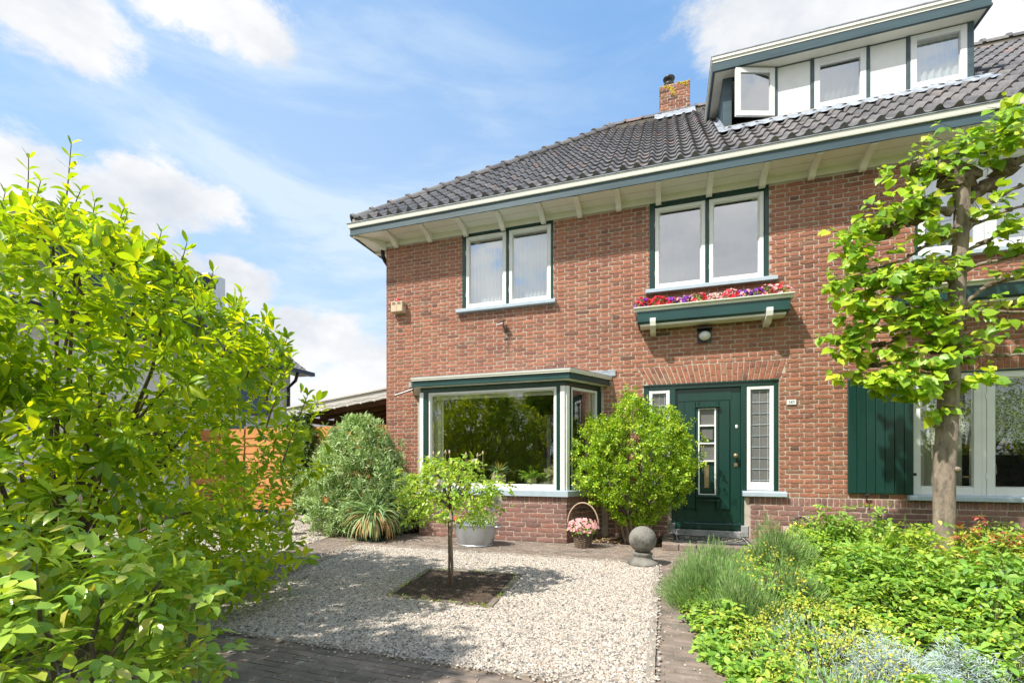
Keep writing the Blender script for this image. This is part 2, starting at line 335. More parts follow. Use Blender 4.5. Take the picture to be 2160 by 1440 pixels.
# ------------------------------------------------------------------ mesh helpers
ORG = {}
def link(o, parent=None, loc=None):
    C.objects.link(o)
    if parent is not None:
        o.parent = parent; ORG[o.name] = ORG[parent.name]
    else:
        o.location = loc or (0, 0, 0); ORG[o.name] = Vector(loc or (0, 0, 0))
    return o
def tag(o, label=None, cat=None, group=None, kind=None):
    if label: o['label'] = label
    if cat: o['category'] = cat
    if group: o['group'] = group
    if kind: o['kind'] = kind
    return o
def thing(name, label, cat, loc=(0, 0, 0), group=None):
    return tag(link(bpy.data.objects.new(name, None), None, loc), label, cat, group)
class MB:
    def __init__(s): s.v = []; s.f = []; s.m = []; s.cur = 0
    def add(s, vs, fs):
        b = len(s.v); s.v += [tuple(p) for p in vs]
        for f in fs: s.f.append(tuple(b + i for i in f)); s.m.append(s.cur)
        return s
    def box(s, a, b, rot=None, piv=None):
        x0, y0, z0 = (min(a[i], b[i]) for i in range(3)); x1, y1, z1 = (max(a[i], b[i]) for i in range(3))
        vs = [(x0, y0, z0), (x1, y0, z0), (x1, y1, z0), (x0, y1, z0), (x0, y0, z1), (x1, y0, z1), (x1, y1, z1), (x0, y1, z1)]
        if rot is not None:
            pv = Vector(piv) if piv else Vector(((x0 + x1) / 2, (y0 + y1) / 2, (z0 + z1) / 2))
            vs = [tuple(pv + rot @ (Vector(p) - pv)) for p in vs]
        return s.add(vs, [(0, 3, 2, 1), (4, 5, 6, 7), (0, 1, 5, 4), (1, 2, 6, 5), (2, 3, 7, 6), (3, 0, 4, 7)])
    def bbox(s, a, b, c=0.004):
        """box with chamfered long edges facing -Y"""
        x0, y0, z0 = (min(a[i], b[i]) for i in range(3)); x1, y1, z1 = (max(a[i], b[i]) for i in range(3))
        c = min(c, (x1 - x0) / 3, (z1 - z0) / 3, (y1 - y0) / 2)
        vs = [(x0, y1, z0), (x1, y1, z0), (x1, y1, z1), (x0, y1, z1), (x0, y0 + c, z0), (x1, y0 + c, z0), (x1, y0 + c, z1), (x0, y0 + c, z1),
              (x0 + c, y0, z0 + c), (x1 - c, y0, z0 + c), (x1 - c, y0, z1 - c), (x0 + c, y0, z1 - c)]
        return s.add(vs, [(0, 3, 2, 1), (0, 1, 5, 4), (1, 2, 6, 5), (2, 3, 7, 6), (3, 0, 4, 7), (4, 5, 9, 8), (5, 6, 10, 9), (6, 7, 11, 10), (7, 4, 8, 11), (8, 9, 10, 11)])
    def extrude(s, poly, axis, a, b):
        """closed 2D polygon pushed along an axis: 'x' takes (y,z) points, 'y' takes (x,z), 'z' takes (x,y)"""
        n = len(poly)
        mk = {'x': lambda p, t: (t, p[0], p[1]), 'y': lambda p, t: (p[0], t, p[1]), 'z': lambda p, t: (p[0], p[1], t)}[axis]
        vs = [mk(p, a) for p in poly] + [mk(p, b) for p in poly]
        fs = [tuple(range(n))[::-1], tuple(range(n, 2 * n))] + [(i, (i + 1) % n, n + (i + 1) % n, n + i) for i in range(n)]
        return s.add(vs, fs)
    def tube(s, pts, rad, n=7, cap=True):
        pts = [Vector(p) for p in pts]
        if not hasattr(rad, '__len__'): rad = [rad] * len(pts)
        vs = []; fs = []; up = None
        for i, p in enumerate(pts):
            t = (pts[min(i + 1, len(pts) - 1)] - pts[max(i - 1, 0)])
            t = t.normalized() if t.length > 1e-9 else Vector((0, 0, 1))
            if up is None: up = Vector((1, 0, 0)) if abs(t.x) < 0.8 else Vector((0, 1, 0))
            a = (up - t * up.dot(t)).normalized(); up = a; b = t.cross(a)
            for k in range(n):
                q = 2 * math.pi * k / n
                vs.append(p + (a * math.cos(q) + b * math.sin(q)) * rad[i])
        for i in range(len(pts) - 1):
            for k in range(n):
                fs.append((i * n + k, i * n + (k + 1) % n, (i + 1) * n + (k + 1) % n, (i + 1) * n + k))
        if cap:
            fs.append(tuple(range(n))[::-1]); fs.append(tuple((len(pts) - 1) * n + k for k in range(n)))
        return s.add(vs, fs)
    def lathe(s, prof, c, n=32, sx=1.0, sy=1.0, cap=True):
        vs = []; fs = []
        for r, z in prof:
            for k in range(n):
                q = 2 * math.pi * k / n
                vs.append((c[0] + r * sx * math.cos(q), c[1] + r * sy * math.sin(q), c[2] + z))
        for i in range(len(prof) - 1):
            for k in range(n):
                fs.append((i * n + k, i * n + (k + 1) % n, (i + 1) * n + (k + 1) % n, (i + 1) * n + k))
        if cap:
            fs.append(tuple(range(n))[::-1]); fs.append(tuple((len(prof) - 1) * n + k for k in range(n)))
        return s.add(vs, fs)
    def blob(s, c, r, n=10, jit=0.15):
        rr = r if hasattr(r, '__len__') else (r, r, r)
        vs = []; fs = []; m = n // 2 + 1
        for i in range(1, m):
            th = math.pi * i / m
            for k in range(n):
                q = 2 * math.pi * k / n
                j = 1 + rnd.uniform(-jit, jit)
                vs.append((c[0] + rr[0] * math.sin(th) * math.cos(q) * j, c[1] + rr[1] * math.sin(th) * math.sin(q) * j, c[2] + rr[2] * math.cos(th) * j))
        for i in range(m - 2):
            for k in range(n):
                fs.append((i * n + k, (i + 1) * n + k, (i + 1) * n + (k + 1) % n, i * n + (k + 1) % n))
        t = len(vs); vs.append((c[0], c[1], c[2] + rr[2])); vs.append((c[0], c[1], c[2] - rr[2]))
        for k in range(n):
            fs.append((t, k, (k + 1) % n)); fs.append((t + 1, (m - 2) * n + (k + 1) % n, (m - 2) * n + k))
        return s.add(vs, fs)
    def build(s, name, mats, parent=None, loc=None, smooth=False):
        if not isinstance(mats, (list, tuple)): mats = [mats]
        me = bpy.data.meshes.new(name)
        org = ORG[parent.name] if parent is not None else Vector(loc or (0, 0, 0))
        me.from_pydata([(p[0] - org.x, p[1] - org.y, p[2] - org.z) for p in s.v], [], s.f)
        for m in mats: me.materials.append(MAT[m])
        if len(mats) > 1: me.polygons.foreach_set('material_index', s.m)
        if smooth:
            me.polygons.foreach_set('use_smooth', [True] * len(me.polygons))
            if smooth == 'auto':
                try: me.set_sharp_from_angle(angle=R(40))
                except Exception: pass
        if name in ('glass_pane', 'window', 'side_light'):
            import bmesh
            bq = bmesh.new(); bq.from_mesh(me); bmesh.ops.recalc_face_normals(bq, faces=bq.faces); bq.to_mesh(me); bq.free()
        me.update()
        return link(bpy.data.objects.new(name, me), parent, loc)

# ---- leaves: many copies of small curved templates in one mesh
def grid_leaf(prof, bend=0.15, fold=0.25, nx=None):
    """prof: list of (x, half width). returns verts and quads, leaf along +x, normal +z"""
    V = []; F = []
    for i, (x, h) in enumerate(prof):
        z = -bend * x * x
        V += [(x, -h, z + fold * h), (x, 0, z), (x, h, z + fold * h)]
    for i in range(len(prof) - 1):
        a = i * 3; b = a + 3
        F += [(a, b, b + 1, a + 1), (a + 1, b + 1, b + 2, a + 2)]
    return np.array(V, dtype=float), F
L_OBO = [grid_leaf([(0, .02), (.22, .115), (.5, .20), (.72, .195), (.90, .10), (1.0, .01)], bd, fo) for bd, fo in ((.10, .2), (.28, .45), (-.14, .3), (.5, .6), (-.05, .05))]
L_HEART = [grid_leaf([(0, .02), (.04, .30), (.3, .46), (.62, .36), (.85, .13), (1.0, .01)], bd, fo) for bd, fo in ((.15, .15), (.35, .3), (.0, .3))]
L_OVATE = [grid_leaf([(0, .02), (.3, .27), (.65, .22), (1.0, .01)], bd, fo) for bd, fo in ((.15, .25), (.35, .35))]
L_NARROW = [grid_leaf([(0, .02), (.35, .10), (.7, .075), (1.0, .005)], bd, .3) for bd in (.1, .45, -.1)]
L_NEEDLE = [grid_leaf([(0, .02), (.5, .035), (1.0, .005)], bd, .2) for bd in (.0, .25)]
L_PETAL = [grid_leaf([(0, .06), (.4, .40), (.8, .42), (1.0, .15)], bd, .15) for bd in (.2, -.15)]
def strap(bend, w=.03, n=8):
    V = []; F = []
    x = 0; z = 0; a = 0.0
    for i in range(n + 1):
        t = i / n
        h = w * (1 - t ** 3) + .002
        V += [(x, -h, z + h * .5), (x, 0, z), (x, h, z + h * .5)]
        a -= bend / n
        x += math.cos(a) / n; z += math.sin(a) / n
    for i in range(n):
        p = i * 3; q = p + 3
        F += [(p, q, q + 1, p + 1), (p + 1, q + 1, q + 2, p + 2)]
    return np.array(V, dtype=float), F
L_STRAP = [strap(b) for b in (.5, 1.2, 1.9, 2.4)]
def norm(a): return a / np.maximum(np.linalg.norm(a, axis=1, keepdims=True), 1e-9)
def leaves(name, tmpl, pos, ax, nr, size, mat, parent=None, loc=None, wide=None):
    pos = np.asarray(pos, float); n = len(pos)
    x = norm(np.asarray(ax, float)); y = norm(np.cross(np.asarray(nr, float), x) + 1e-6); z = np.cross(x, y)
    size = np.asarray(size, float).reshape(-1, 1)
    which = rng.integers(0, len(tmpl), n)
    org = np.array(ORG[parent.name] if parent is not None else (loc or (0, 0, 0)))
    VV = []; LI = []; LT = []; off = 0
    for k, (T, F) in enumerate(tmpl):
        s = which == k; m = int(s.sum())
        if not m: continue
        P = pos[s][:, None, :] + size[s][:, None, :] * (T[None, :, 0:1] * x[s][:, None, :] + T[None, :, 1:2] * y[s][:, None, :] * (wide or 1.0) + T[None, :, 2:3] * z[s][:, None, :])
        VV.append(P.reshape(-1, 3) - org)
        Fa = np.array(F)
        LI.append((Fa[None] + (np.arange(m) * len(T))[:, None, None] + off).reshape(-1))
        LT.append(m * len(F)); off += m * len(T)
    V = np.concatenate(VV); LI = np.concatenate(LI); nf = sum(LT)
    me = bpy.data.meshes.new(name)
    me.vertices.add(len(V)); me.vertices.foreach_set('co', V.reshape(-1))
    me.loops.add(len(LI)); me.loops.foreach_set('vertex_index', LI.astype(np.int32))
    me.polygons.add(nf); me.polygons.foreach_set('loop_start', np.arange(nf, dtype=np.int32) * 4)
    try: me.polygons.foreach_set('loop_total', np.full(nf, 4, dtype=np.int32))
    except Exception: pass
    me.polygons.foreach_set('use_smooth', np.ones(nf, dtype=bool))
    me.materials.append(MAT[mat]); me.update(calc_edges=True); me.validate()
    return link(bpy.data.objects.new(name, me), parent, loc)
def rdir(n):
    return norm(rng.normal(size=(n, 3)))
def bez(a, b, c, n):
    a, b, c = Vector(a), Vector(b), Vector(c)
    return [(a * (1 - t) ** 2 + b * 2 * t * (1 - t) + c * t * t) for t in (i / n for i in range(n + 1))]
def grow(mb, bases, prim, targets, r0, r1=0.006, rt=0.004, k=8, reach=None, tn=5):
    """stems from the bases to the primary points, then a twig from the nearest wood to each target. returns tips and directions"""
    nodes = []; nr = []
    for i, p in enumerate(prim):
        b = Vector(bases[i % len(bases)]); p = Vector(p)
        midp = b.lerp(p, 0.45) + Vector((rnd.uniform(-.12, .12), rnd.uniform(-.12, .12), 0.18)) * (p - b).length
        q = bez(b, midp, p, k)
        q = [v + Vector((rnd.uniform(-1, 1), rnd.uniform(-1, 1), rnd.uniform(-1, 1))) * 0.012 * (1 if 0 < j < k else 0) for j, v in enumerate(q)]
        rr = [r0 * (1 - t / k) + r1 * (t / k) for t in range(k + 1)]
        mb.tube(q, rr, 6)
        for j, v in enumerate(q):
            if j > 1: nodes.append(tuple(v)); nr.append(rr[j])
    order = sorted(range(len(targets)), key=lambda i: min((Vector(targets[i]) - Vector(b)).length for b in bases))
    tips = []; dirs = []
    N = np.array(nodes); b0 = np.mean(np.array([tuple(b) for b in bases]), axis=0)
    for i in order:
        t = np.array(targets[i])
        dn = np.linalg.norm(N - t, axis=1) + 0.35 * np.maximum(0, np.linalg.norm(N - b0, axis=1) - np.linalg.norm(t - b0) + .05)
        j = int(np.argmin(dn)); a = Vector(N[j]); tv = Vector(t)
        L = (tv - a).length
        outd = (tv - Vector(b0)).normalized()
        m = a.lerp(tv, 0.5) + (outd * 0.15 + Vector((rnd.uniform(-.15, .15), rnd.uniform(-.15, .15), rnd.uniform(-.05, .15)))) * L
        q = bez(a, m, tv, 3)
        rs = min(nr[j] * 0.7, rt * (1 + 2.5 * L))
        mb.tube(q, [rs, rs * .8, rs * .6, rs * .4], tn, cap=False)
        nn = [tuple(v) for v in q[1:]]
        N = np.vstack([N, nn]); nr += [rs * .8, rs * .6, rs * .5]
        tips.append(t); dirs.append(np.array((tv - q[2]).normalized()))
    return np.array(tips), np.array(dirs)

# ------------------------------------------------------------------ bricks
def brick(mb, P, u0, u1, v0, v1, back=0.014, jit=0.0022, face=0.0):
    n = max(2, int((u1 - u0) / 0.05) + 1)
    vs = []; fs = []
    dd = rnd.uniform(-.0014, .0022) + face + (.0025 if back < .0141 and face == 0.0 else 0)
    tl = rnd.uniform(-.0015, .0015)
    for j in range(3):
        for i in range(n + 1):
            e = (i in (0, n)) or (j in (0, 2))
            u = u0 + (u1 - u0) * i / n + rnd.uniform(-jit, jit); v = v0 + (v1 - v0) * j / 2 + rnd.uniform(-jit, jit) * (1.3 if j != 1 else .5)
            if i in (0, n) and j in (0, 2): u += (.003 if i == 0 else -.003); v += (.002 if j == 0 else -.002)
            vs.append(P(u, v, dd + tl * (j - 1) + rnd.uniform(-.0012, .0012) - (.0022 if e else 0)))
    W = n + 1
    for j in range(2):
        for i in range(n):
            a = j * W + i; fs.append((a, a + 1, a + W + 1, a + W))
    ring = [(i, 0) for i in range(W)] + [(n, 1)] + [(i, 2) for i in range(n, -1, -1)] + [(0, 1)]
    b = len(vs)
    for (i, j) in ring:
        vs.append(P(u0 + (u1 - u0) * i / n, v0 + (v1 - v0) * j / 2, -back))
    m = len(ring)
    for k in range(m):
        i, j = ring[k]; i2, j2 = ring[(k + 1) % m]
        fs.append((j * W + i, b + k, b + (k + 1) % m, j2 * W + i2))
    mb.add(vs, fs)
def bricks(mb, P, u0, u1, v0, v1, opens=(), course=.062, bl=.209, bh=.0995, joint=.0132, bond='flemish', jit=.0026, phase=0.0, face=0.0):
    """opens: (za, zb, xa at za, xb at za, xa at zb, xb at zb)"""
    rows = int(round((v1 - v0) / course))
    for r in range(rows):
        a = v0 + r * course + joint * .5; b = a + course - joint; vm = (a + b) / 2
        blocks = []
        for o in opens:
            if o[0] - course * .35 < vm < o[1] + course * .3:
                t = min(1, max(0, (vm - o[0]) / max(1e-6, o[1] - o[0])))
                blocks.append((o[2] + (o[4] - o[2]) * t, o[3] + (o[5] - o[3]) * t))
        per = bl + joint + (bh + joint if bond == 'flemish' else 0)
        if bond == 'flemish': off = -(r % 2) * per / 2 + ((bl - bh) / 2 + 0.0) * 0
        else: off = -(r % 2) * per / 2 - (per / 4 if r % 4 == 3 else 0)
        u = u0 + off - per + phase; segs = []
        while u < u1:
            segs.append((u, u + bl)); u += bl + joint
            if bond == 'flemish': segs.append((u, u + bh)); u += bh + joint
        for (s, e) in segs:
            parts = [(max(s, u0 + .001), min(e, u1 - .001))]
            for (x0, x1) in blocks:
                q = []
                for (p0, p1) in parts:
                    if p1 <= x0 or p0 >= x1: q.append((p0, p1)); continue
                    if p0 < x0: q.append((p0, x0 - .004))
                    if p1 > x1: q.append((x1 + .004, p1))
                parts = q
            for (p0, p1) in parts:
                if p1 - p0 > .022: brick(mb, P, p0, p1, a, b, jit=jit, face=face)
def slab(mb, P, u0, u1, v0, v1, rects, d0, d1):
    us = sorted({u0, u1} | {x for r in rects for x in (r[0], r[1]) if u0 < x < u1}); vs = sorted({v0, v1} | {x for r in rects for x in (r[2], r[3]) if v0 < x < v1})
    for i in range(len(us) - 1):
        for j in range(len(vs) - 1):
            um = (us[i] + us[i + 1]) / 2; vm = (vs[j] + vs[j + 1]) / 2
            if any(r[0] < um < r[1] and r[2] < vm < r[3] for r in rects): continue
            c = [P(us[i], vs[j], d0), P(us[i + 1], vs[j], d0), P(us[i + 1], vs[j + 1], d0), P(us[i], vs[j + 1], d0), P(us[i], vs[j], d1), P(us[i + 1], vs[j], d1), P(us[i + 1], vs[j + 1], d1), P(us[i], vs[j + 1], d1)]
            mb.add(c, [(0, 3, 2, 1), (4, 5, 6, 7), (0, 1, 5, 4), (1, 2, 6, 5), (2, 3, 7, 6), (3, 0, 4, 7)])

# ------------------------------------------------------------------ ground
def sheet(name, poly, z, mat):
    mb = MB(); mb.add([(x, y, z) for x, y in poly], [tuple(range(len(poly)))])
    return tag(mb.build(name, mat), kind='structure')
sheet('ground', [(-400, -300), (400, -300), (400, 700), (-400, 700)], -0.03, 'earth')
FLAT = lambda u, v, d: (u, v, d)
FLATY = lambda u, v, d: (v, u, d)
# brick paths: joint bed sheet with real bricks let into it
GX0, GX1, GY0, GY1 = -3.90, -0.09, -4.72, -1.73            # the gravel square
pm = MB()
def pave(P, u0, u1, v0, v1, ph=0.0, f=-0.002): bricks(pm, P, u0, u1, v0, v1, course=.0565, bl=.20, joint=.0045, bond='stretcher', jit=.0014, phase=ph, face=f)
pave(FLAT, -4.75, 2.6, -1.70, 0.10)
pave(FLAT, -3.9, -0.1, -5.40, -4.76, .03)
pave(FLAT, -0.04, 0.62, -6.2, -1.71, .05)
pave(FLATY, -5.4, -1.72, -4.62, -3.93, .02)
tag(pm.build('path_bricks', 'pave'), kind='structure')
sheet('path', [(-9, -6.6), (2.8, -6.6), (2.8, 0.2), (-9, 0.2)], -0.006, 'pave_joint')
# kerb strips round the gravel
kb = MB()
kb.bbox((GX1, -6.4, -.05), (-.045, GY1, .010)); kb.box((GX0 + .02, GY1, -.05), (-0.02, GY1 + .04, .014)); kb.box((-3.1, GY0 - .03, -.05), (-0.11, GY0, .004))
tag(kb.build('kerb', 'concrete'), kind='structure')
SOILQ = [(-2.33, -2.74), (-1.36, -2.66), (-1.28, -3.73), (-2.19, -3.70)]
sheet('gravel_bed', [(GX0, GY1), (GX1, GY1), (GX1, GY0), (-3.2, GY0)], 0.000, 'gravel_base')
sheet('gravel_bed', [(-8.8, 0.9), (-4.8, 0.9), (-4.8, -1.2), (-4.55, -2.4), (-4.5, -4.6), (-8.8, -4.6)], 0.000, 'gravel_base')
sheet('gravel_bed', [(-7.0, -5.42), (-1.7, -5.42), (-1.7, -6.6), (-7.0, -6.6)], 0.000, 'gravel_base')
def inpoly(x, y, poly):
    c = np.zeros(len(x), bool); j = len(poly) - 1
    for i in range(len(poly)):
        xi, yi = poly[i]; xj, yj = poly[j]
        c ^= ((yi > y) != (yj > y)) & (x < (xj - xi) * (y - yi) / (yj - yi + 1e-12) + xi)
        j = i
    return c
def pebbles(name, poly, n, smin, smax, hole=None, z=0.0):
    xs = [p[0] for p in poly]; ys = [p[1] for p in poly]
    x = rng.uniform(min(xs), max(xs), n); y = rng.uniform(min(ys), max(ys), n)
    k = inpoly(x, y, poly)
    if hole: k &= ~inpoly(x, y, hole)
    x = x[k]; y = y[k]; m = len(x)
    oct_ = np.array([(1, 0, 0), (0, 1, 0), (-1, 0, 0), (0, -1, 0), (0, 0, 1), (.5, .5, .75), (-.5, -.5, .7)], float)
    base = np.array([(1, 0, 0), (.3, .95, 0), (-.8, .6, 0), (-.8, -.6, 0), (.3, -.95, 0), (.45, .3, .8), (-.5, .25, .85), (-.1, -.5, .75)], float)
    Fq = np.array([(0, 1, 5, 5), (1, 2, 6, 5), (2, 3, 6, 6), (3, 4, 7, 6), (4, 0, 5, 7), (5, 6, 7, 7)])
    s = rng.uniform(smin, smax, m) * (1 + .6 * (rng.random(m) > .93))
    a = rng.uniform(0, 6.283, m)
    V = base[None] * (1 + rng.uniform(-.28, .28, (m, 8, 3)))
    V[:, :, 0] *= rng.uniform(.8, 1.25, m)[:, None]; V[:, :, 2] *= rng.uniform(.45, .9, m)[:, None]
    ca, sa = np.cos(a)[:, None], np.sin(a)[:, None]
    X = V[:, :, 0] * ca - V[:, :, 1] * sa; Y = V[:, :, 0] * sa + V[:, :, 1] * ca
    tilt = rng.uniform(-.35, .35, m)[:, None]
    Z = V[:, :, 2] + X * tilt
    P = np.stack([x[:, None] + X * s[:, None], y[:, None] + Y * s[:, None], z + rng.uniform(-.3, .5, m)[:, None] * s[:, None] + Z * s[:, None]], axis=2).reshape(-1, 3)
    tri = []; 
    F = [(0, 1, 5), (1, 2, 6), (1, 6, 5), (2, 3, 6), (3, 4, 7), (3, 7, 6), (4, 0, 5), (4, 5, 7), (5, 6, 7)]
    F = np.array(F)
    LI = (F[None] + (np.arange(m) * 8)[:, None, None]).reshape(-1).astype(np.int32)
    nf = m * len(F)
    me = bpy.data.meshes.new(name)
    me.vertices.add(len(P)); me.vertices.foreach_set('co', P.reshape(-1))
    me.loops.add(len(LI)); me.loops.foreach_set('vertex_index', LI)
    me.polygons.add(nf); me.polygons.foreach_set('loop_start', np.arange(nf, dtype=np.int32) * 3)
    try: me.polygons.foreach_set('loop_total', np.full(nf, 3, dtype=np.int32))
    except Exception: pass
    me.materials.append(MAT['gravel']); me.update(calc_edges=True)
    return link(bpy.data.objects.new(name, me))
tag(pebbles('gravel', [(GX0 - .02, GY1), (GX1, GY1), (GX1, GY0), (-3.2, GY0)], 185000, .0045, .0092, SOILQ), 'cream and grey gravel stones filling the square in front of the bay window', 'gravel', kind='stuff')
tag(pebbles('gravel', [(-8.8, 0.9), (-4.8, 0.9), (-4.8, -1.2), (-4.55, -2.4), (-4.5, -4.6), (-8.8, -4.6)], 60000, .008, .015), 'pale gravel stones spread in front of the orange wooden fence', 'gravel', kind='stuff')
tag(pebbles('gravel', [(-4.6, -5.42), (-1.75, -5.42), (-1.75, -6.6), (-4.6, -6.6)], 26000, .006, .012), 'pale gravel stones at the foot of the rose bush near the camera', 'gravel', kind='stuff')
tag(pebbles('gravel', [(GX0 - .1, GY0 - .07), (GX1 + .07, GY0 - .07), (GX1 + .07, GY1 + .06), (GX0 - .08, GY1 + .06)], 26000, .0045, .0095, [(GX0 + .03, GY1 - .02), (GX1 - .02, GY1 - .02), (GX1 - .02, GY0 + .02), (-3.2, GY0 + .02)], .008), 'gravel stones spilled over the kerb around the square', 'gravel', kind='stuff')
# stray stones on the paths
tag(pebbles('gravel', [(-4.7, -5.4), (0.3, -5.4), (0.3, -0.2), (-4.7, -0.2)], 3200, .003, .008, [(GX0, GY1), (GX1, GY1), (GX1, GY0), (-3.2, GY0)]), 'stray gravel stones scattered over the brick paths', 'gravel', kind='stuff')
# planting square: soil with a rough surface and brick edging
N_ = 46; mb = MB(); vs = []
for j in range(N_ + 1):
    for i in range(N_ + 1):
        s, t = i / N_, j / N_
        a = [SOILQ[0][k] * (1 - s) + SOILQ[1][k] * s for k in (0, 1)]; b = [SOILQ[3][k] * (1 - s) + SOILQ[2][k] * s for k in (0, 1)]
        e = min(s, t, 1 - s, 1 - t)
        vs.append((a[0] * (1 - t) + b[0] * t, a[1] * (1 - t) + b[1] * t, 0.004 + min(e * .15, .012) + rnd.uniform(-.006, .009)))
mb.add(vs, [(j * (N_ + 1) + i, (j + 1) * (N_ + 1) + i, (j + 1) * (N_ + 1) + i + 1, j * (N_ + 1) + i + 1) for j in range(N_) for i in range(N_)])
tag(mb.build('soil_bed', 'soil'), kind='structure')
mb = MB()
for k in range(4):
    a = Vector(SOILQ[k] + (0,)); b = Vector(SOILQ[(k + 1) % 4] + (0,)); L = (b - a).length; dv = (b - a) / L; nv = Vector((dv.y, -dv.x, 0)); n = int(L / .21)
    for i in range(n):
        s0 = a + dv * (i * L / n + .004) ; s1 = a + dv * ((i + 1) * L / n - .004)
        o = rnd.uniform(-.004, .004)
        if rnd.random() < .12: continue
        h = .012 + rnd.uniform(-.006, .006)
        q = [s0 + nv * (o - .025), s1 + nv * (o - .025), s1 + nv * (o + .025), s0 + nv * (o + .025)]
        mb.add([(p.x, p.y, -.03) for p in q] + [(p.x, p.y, h) for p in q], [(0, 3, 2, 1), (4, 5, 6, 7), (0, 1, 5, 4), (1, 2, 6, 5), (2, 3, 7, 6), (3, 0, 4, 7)])
tag(mb.build('kerb', 'pave'), kind='structure')
# bed soil by the wall between bay and door
sheet('soil_bed', [(-.86, -.02), (-.02, -.02), (-.02, -.62), (-1.0, -.5)], 0.012, 'soil')
sheet('soil_bed', [(-5.6, 0.3), (-4.0, 0.3), (-3.75, -.5), (-4.2, -1.0), (-5.6, -.95)], 0.012, 'soil')
sheet('soil_bed', [(0.40, -6.6), (0.35, -4.5), (0.10, -3.2), (0.55, -1.7), (1.25, -1.0), (1.3, -.02), (9, -.02), (9, -6.6)], 0.012, 'soil')
sheet('road', [(-60, -16), (60, -16), (60, -10), (-60, -10)], -0.02, 'pave_joint')

# ------------------------------------------------------------------ the house
house = thing('brick_house', 'red brick semi-detached house with bay window, dark green door and tiled hipped roof', 'house', (0, 0, 0))
XL, XR, ZT = -4.635, 7.4, 4.90
FR = lambda u, v, d: (u, -d, v)
W1 = (-3.182, -1.636, 3.64, 4.90); W2 = (-.197, 1.36, 3.62, 4.90); W3 = (2.987, 5.45, 3.67, 4.90); WR = (2.963, 5.16, .70, 2.235)
DO = (.105, 1.06, .0, 2.245); S1 = (-.277, .105, .71, 2.245); S2 = (1.06, 1.48, .71, 2.245); BAYO = (-3.72, -1.14, .70, 2.25)
holes = [W1, W2, W3, WR, DO, S1, S2, BAYO]
tr4 = lambda r: (r[2], r[3], r[0], r[1], r[0], r[1])
bm_ = MB(); slab(bm_, FR, XL, XR, 0, ZT, holes, -.26, -.0055)
bm_.cur = 1
arch = (2.245, 2.505, -.217, 1.491, -.365, 1.576)
rlint = (2.235, 2.505, 2.90, 5.22, 2.86, 5.26)
BAYC = (0, 2.40, -4.02, -.86, -4.02, -.86)
bricks(bm_, FR, XL, XR, .655, ZT, [tr4(r) for r in holes[:7]] + [arch, rlint, BAYC])
# fanned flat arch over the door
def fan(mb, z0, z1, a0, a1, b0, b1, n, split=True, camber=0.0):
    for i in range(n):
        f0, f1 = i / n, (i + 1) / n
        g = .0055 / (a1 - a0)
        cb = lambda f: camber * (1 - (2 * f - 1) ** 2)
        def Pq(u, v, d, f0=f0, f1=f1):
            f = f0 + (f1 - f0) * u
            x = (a0 + (a1 - a0) * f) * (1 - v) + (b0 + (b1 - b0) * f) * v
            return (x, -d, z0 + (z1 - z0) * v + cb(f))
        k = .09
        if split:
            m = .36 if i % 2 else .66
            brick(mb, Pq, k, 1 - k, .02, m - .02, jit=.012); brick(mb, Pq, k, 1 - k, m + .02, .98, jit=.012)
        else: brick(mb, Pq, k, 1 - k, .02, .98, jit=.012)
fan(bm_, 2.25, 2.511, -.217, 1.491, -.365, 1.576, 26, camber=0.0)
fan(bm_, 2.24, 2.511, 2.90, 5.22, 2.86, 5.26, 34, camber=0)
# side wall
SD = lambda u, v, d: (XL - d, u, v)
slab(bm_, SD, 0.26, 7.6, 0, ZT, [], -.26, -.0055)
bricks(bm_, SD, 0.0, 7.6, .0, ZT, [])
bm_.cur = 2
slab(bm_, FR, XR - .26, XR, 0, ZT, [], -7.6, -.27)
slab(bm_, FR, XL, XR, 0, ZT, [], -7.9, -7.6)
wall = bm_.build('wall', ['mortar', 'brick', 'plaster'], house)
# plinth
pb = MB(); pb.cur = 0
PF = lambda u, v, d: (u, -.006 - d, v)
plh = [(-4.06, -.80, 0, .7), (.06, 1.13, 0, .7)]
slab(pb, FR, XL, XR, 0, .655, plh, -.001, .001)
pb.cur = 1
po = [(0, .7, r[0], r[1], r[0], r[1]) for r in plh]
bricks(pb, PF, XL, XR, 0, .545, po, course=.0682, bl=.222, bond='stretcher')
def soldier(mb, P, u0, u1, v0, v1, skip=(), w=.066):
    n = int((u1 - u0) / w)
    for i in range(n):
        a = u0 + i * (u1 - u0) / n + .005; b = u0 + (i + 1) * (u1 - u0) / n - .005
        if any(s[0] < (a + b) / 2 < s[1] for s in skip): continue
        brick(mb, P, a, b, v0, v1)
soldier(pb, PF, XL, XR, .552, .645, plh)
BA, BB, BC, BD = (-3.98, 0.0), (-3.58, -.72), (-1.281, -.72), (-.881, 0.0)
def offs(o): return [(BA[0] - 1.144 * o, 0.0), (BB[0] - .588 * o, -.72 - o), (BC[0] + .588 * o, -.72 - o), (BD[0] + 1.144 * o, 0.0)]
def edgeP(p, q, o=0.0):
    p = Vector(p + (0,)); q = Vector(q + (0,)); dv = (q - p).normalized(); n = Vector((dv.y, -dv.x, 0))
    return (lambda u, v, d: tuple(p + dv * u + n * (d + o) + Vector((0, 0, v)))), (q - p).length
for (p, q) in ((BA, BB), (BB, BC), (BC, BD)):
    P, L = edgeP(p, q)
    pb.cur = 0; slab(pb, P, 0, L, 0, .645, [], -.12, -.0055)
    pb.cur = 1; bricks(pb, P, 0, L, 0, .545, [], course=.0682, bl=.222, bond='stretcher'); soldier(pb, P, 0, L, .552, .64)
pb.build('plinth', ['mortar', 'brick2'], house)
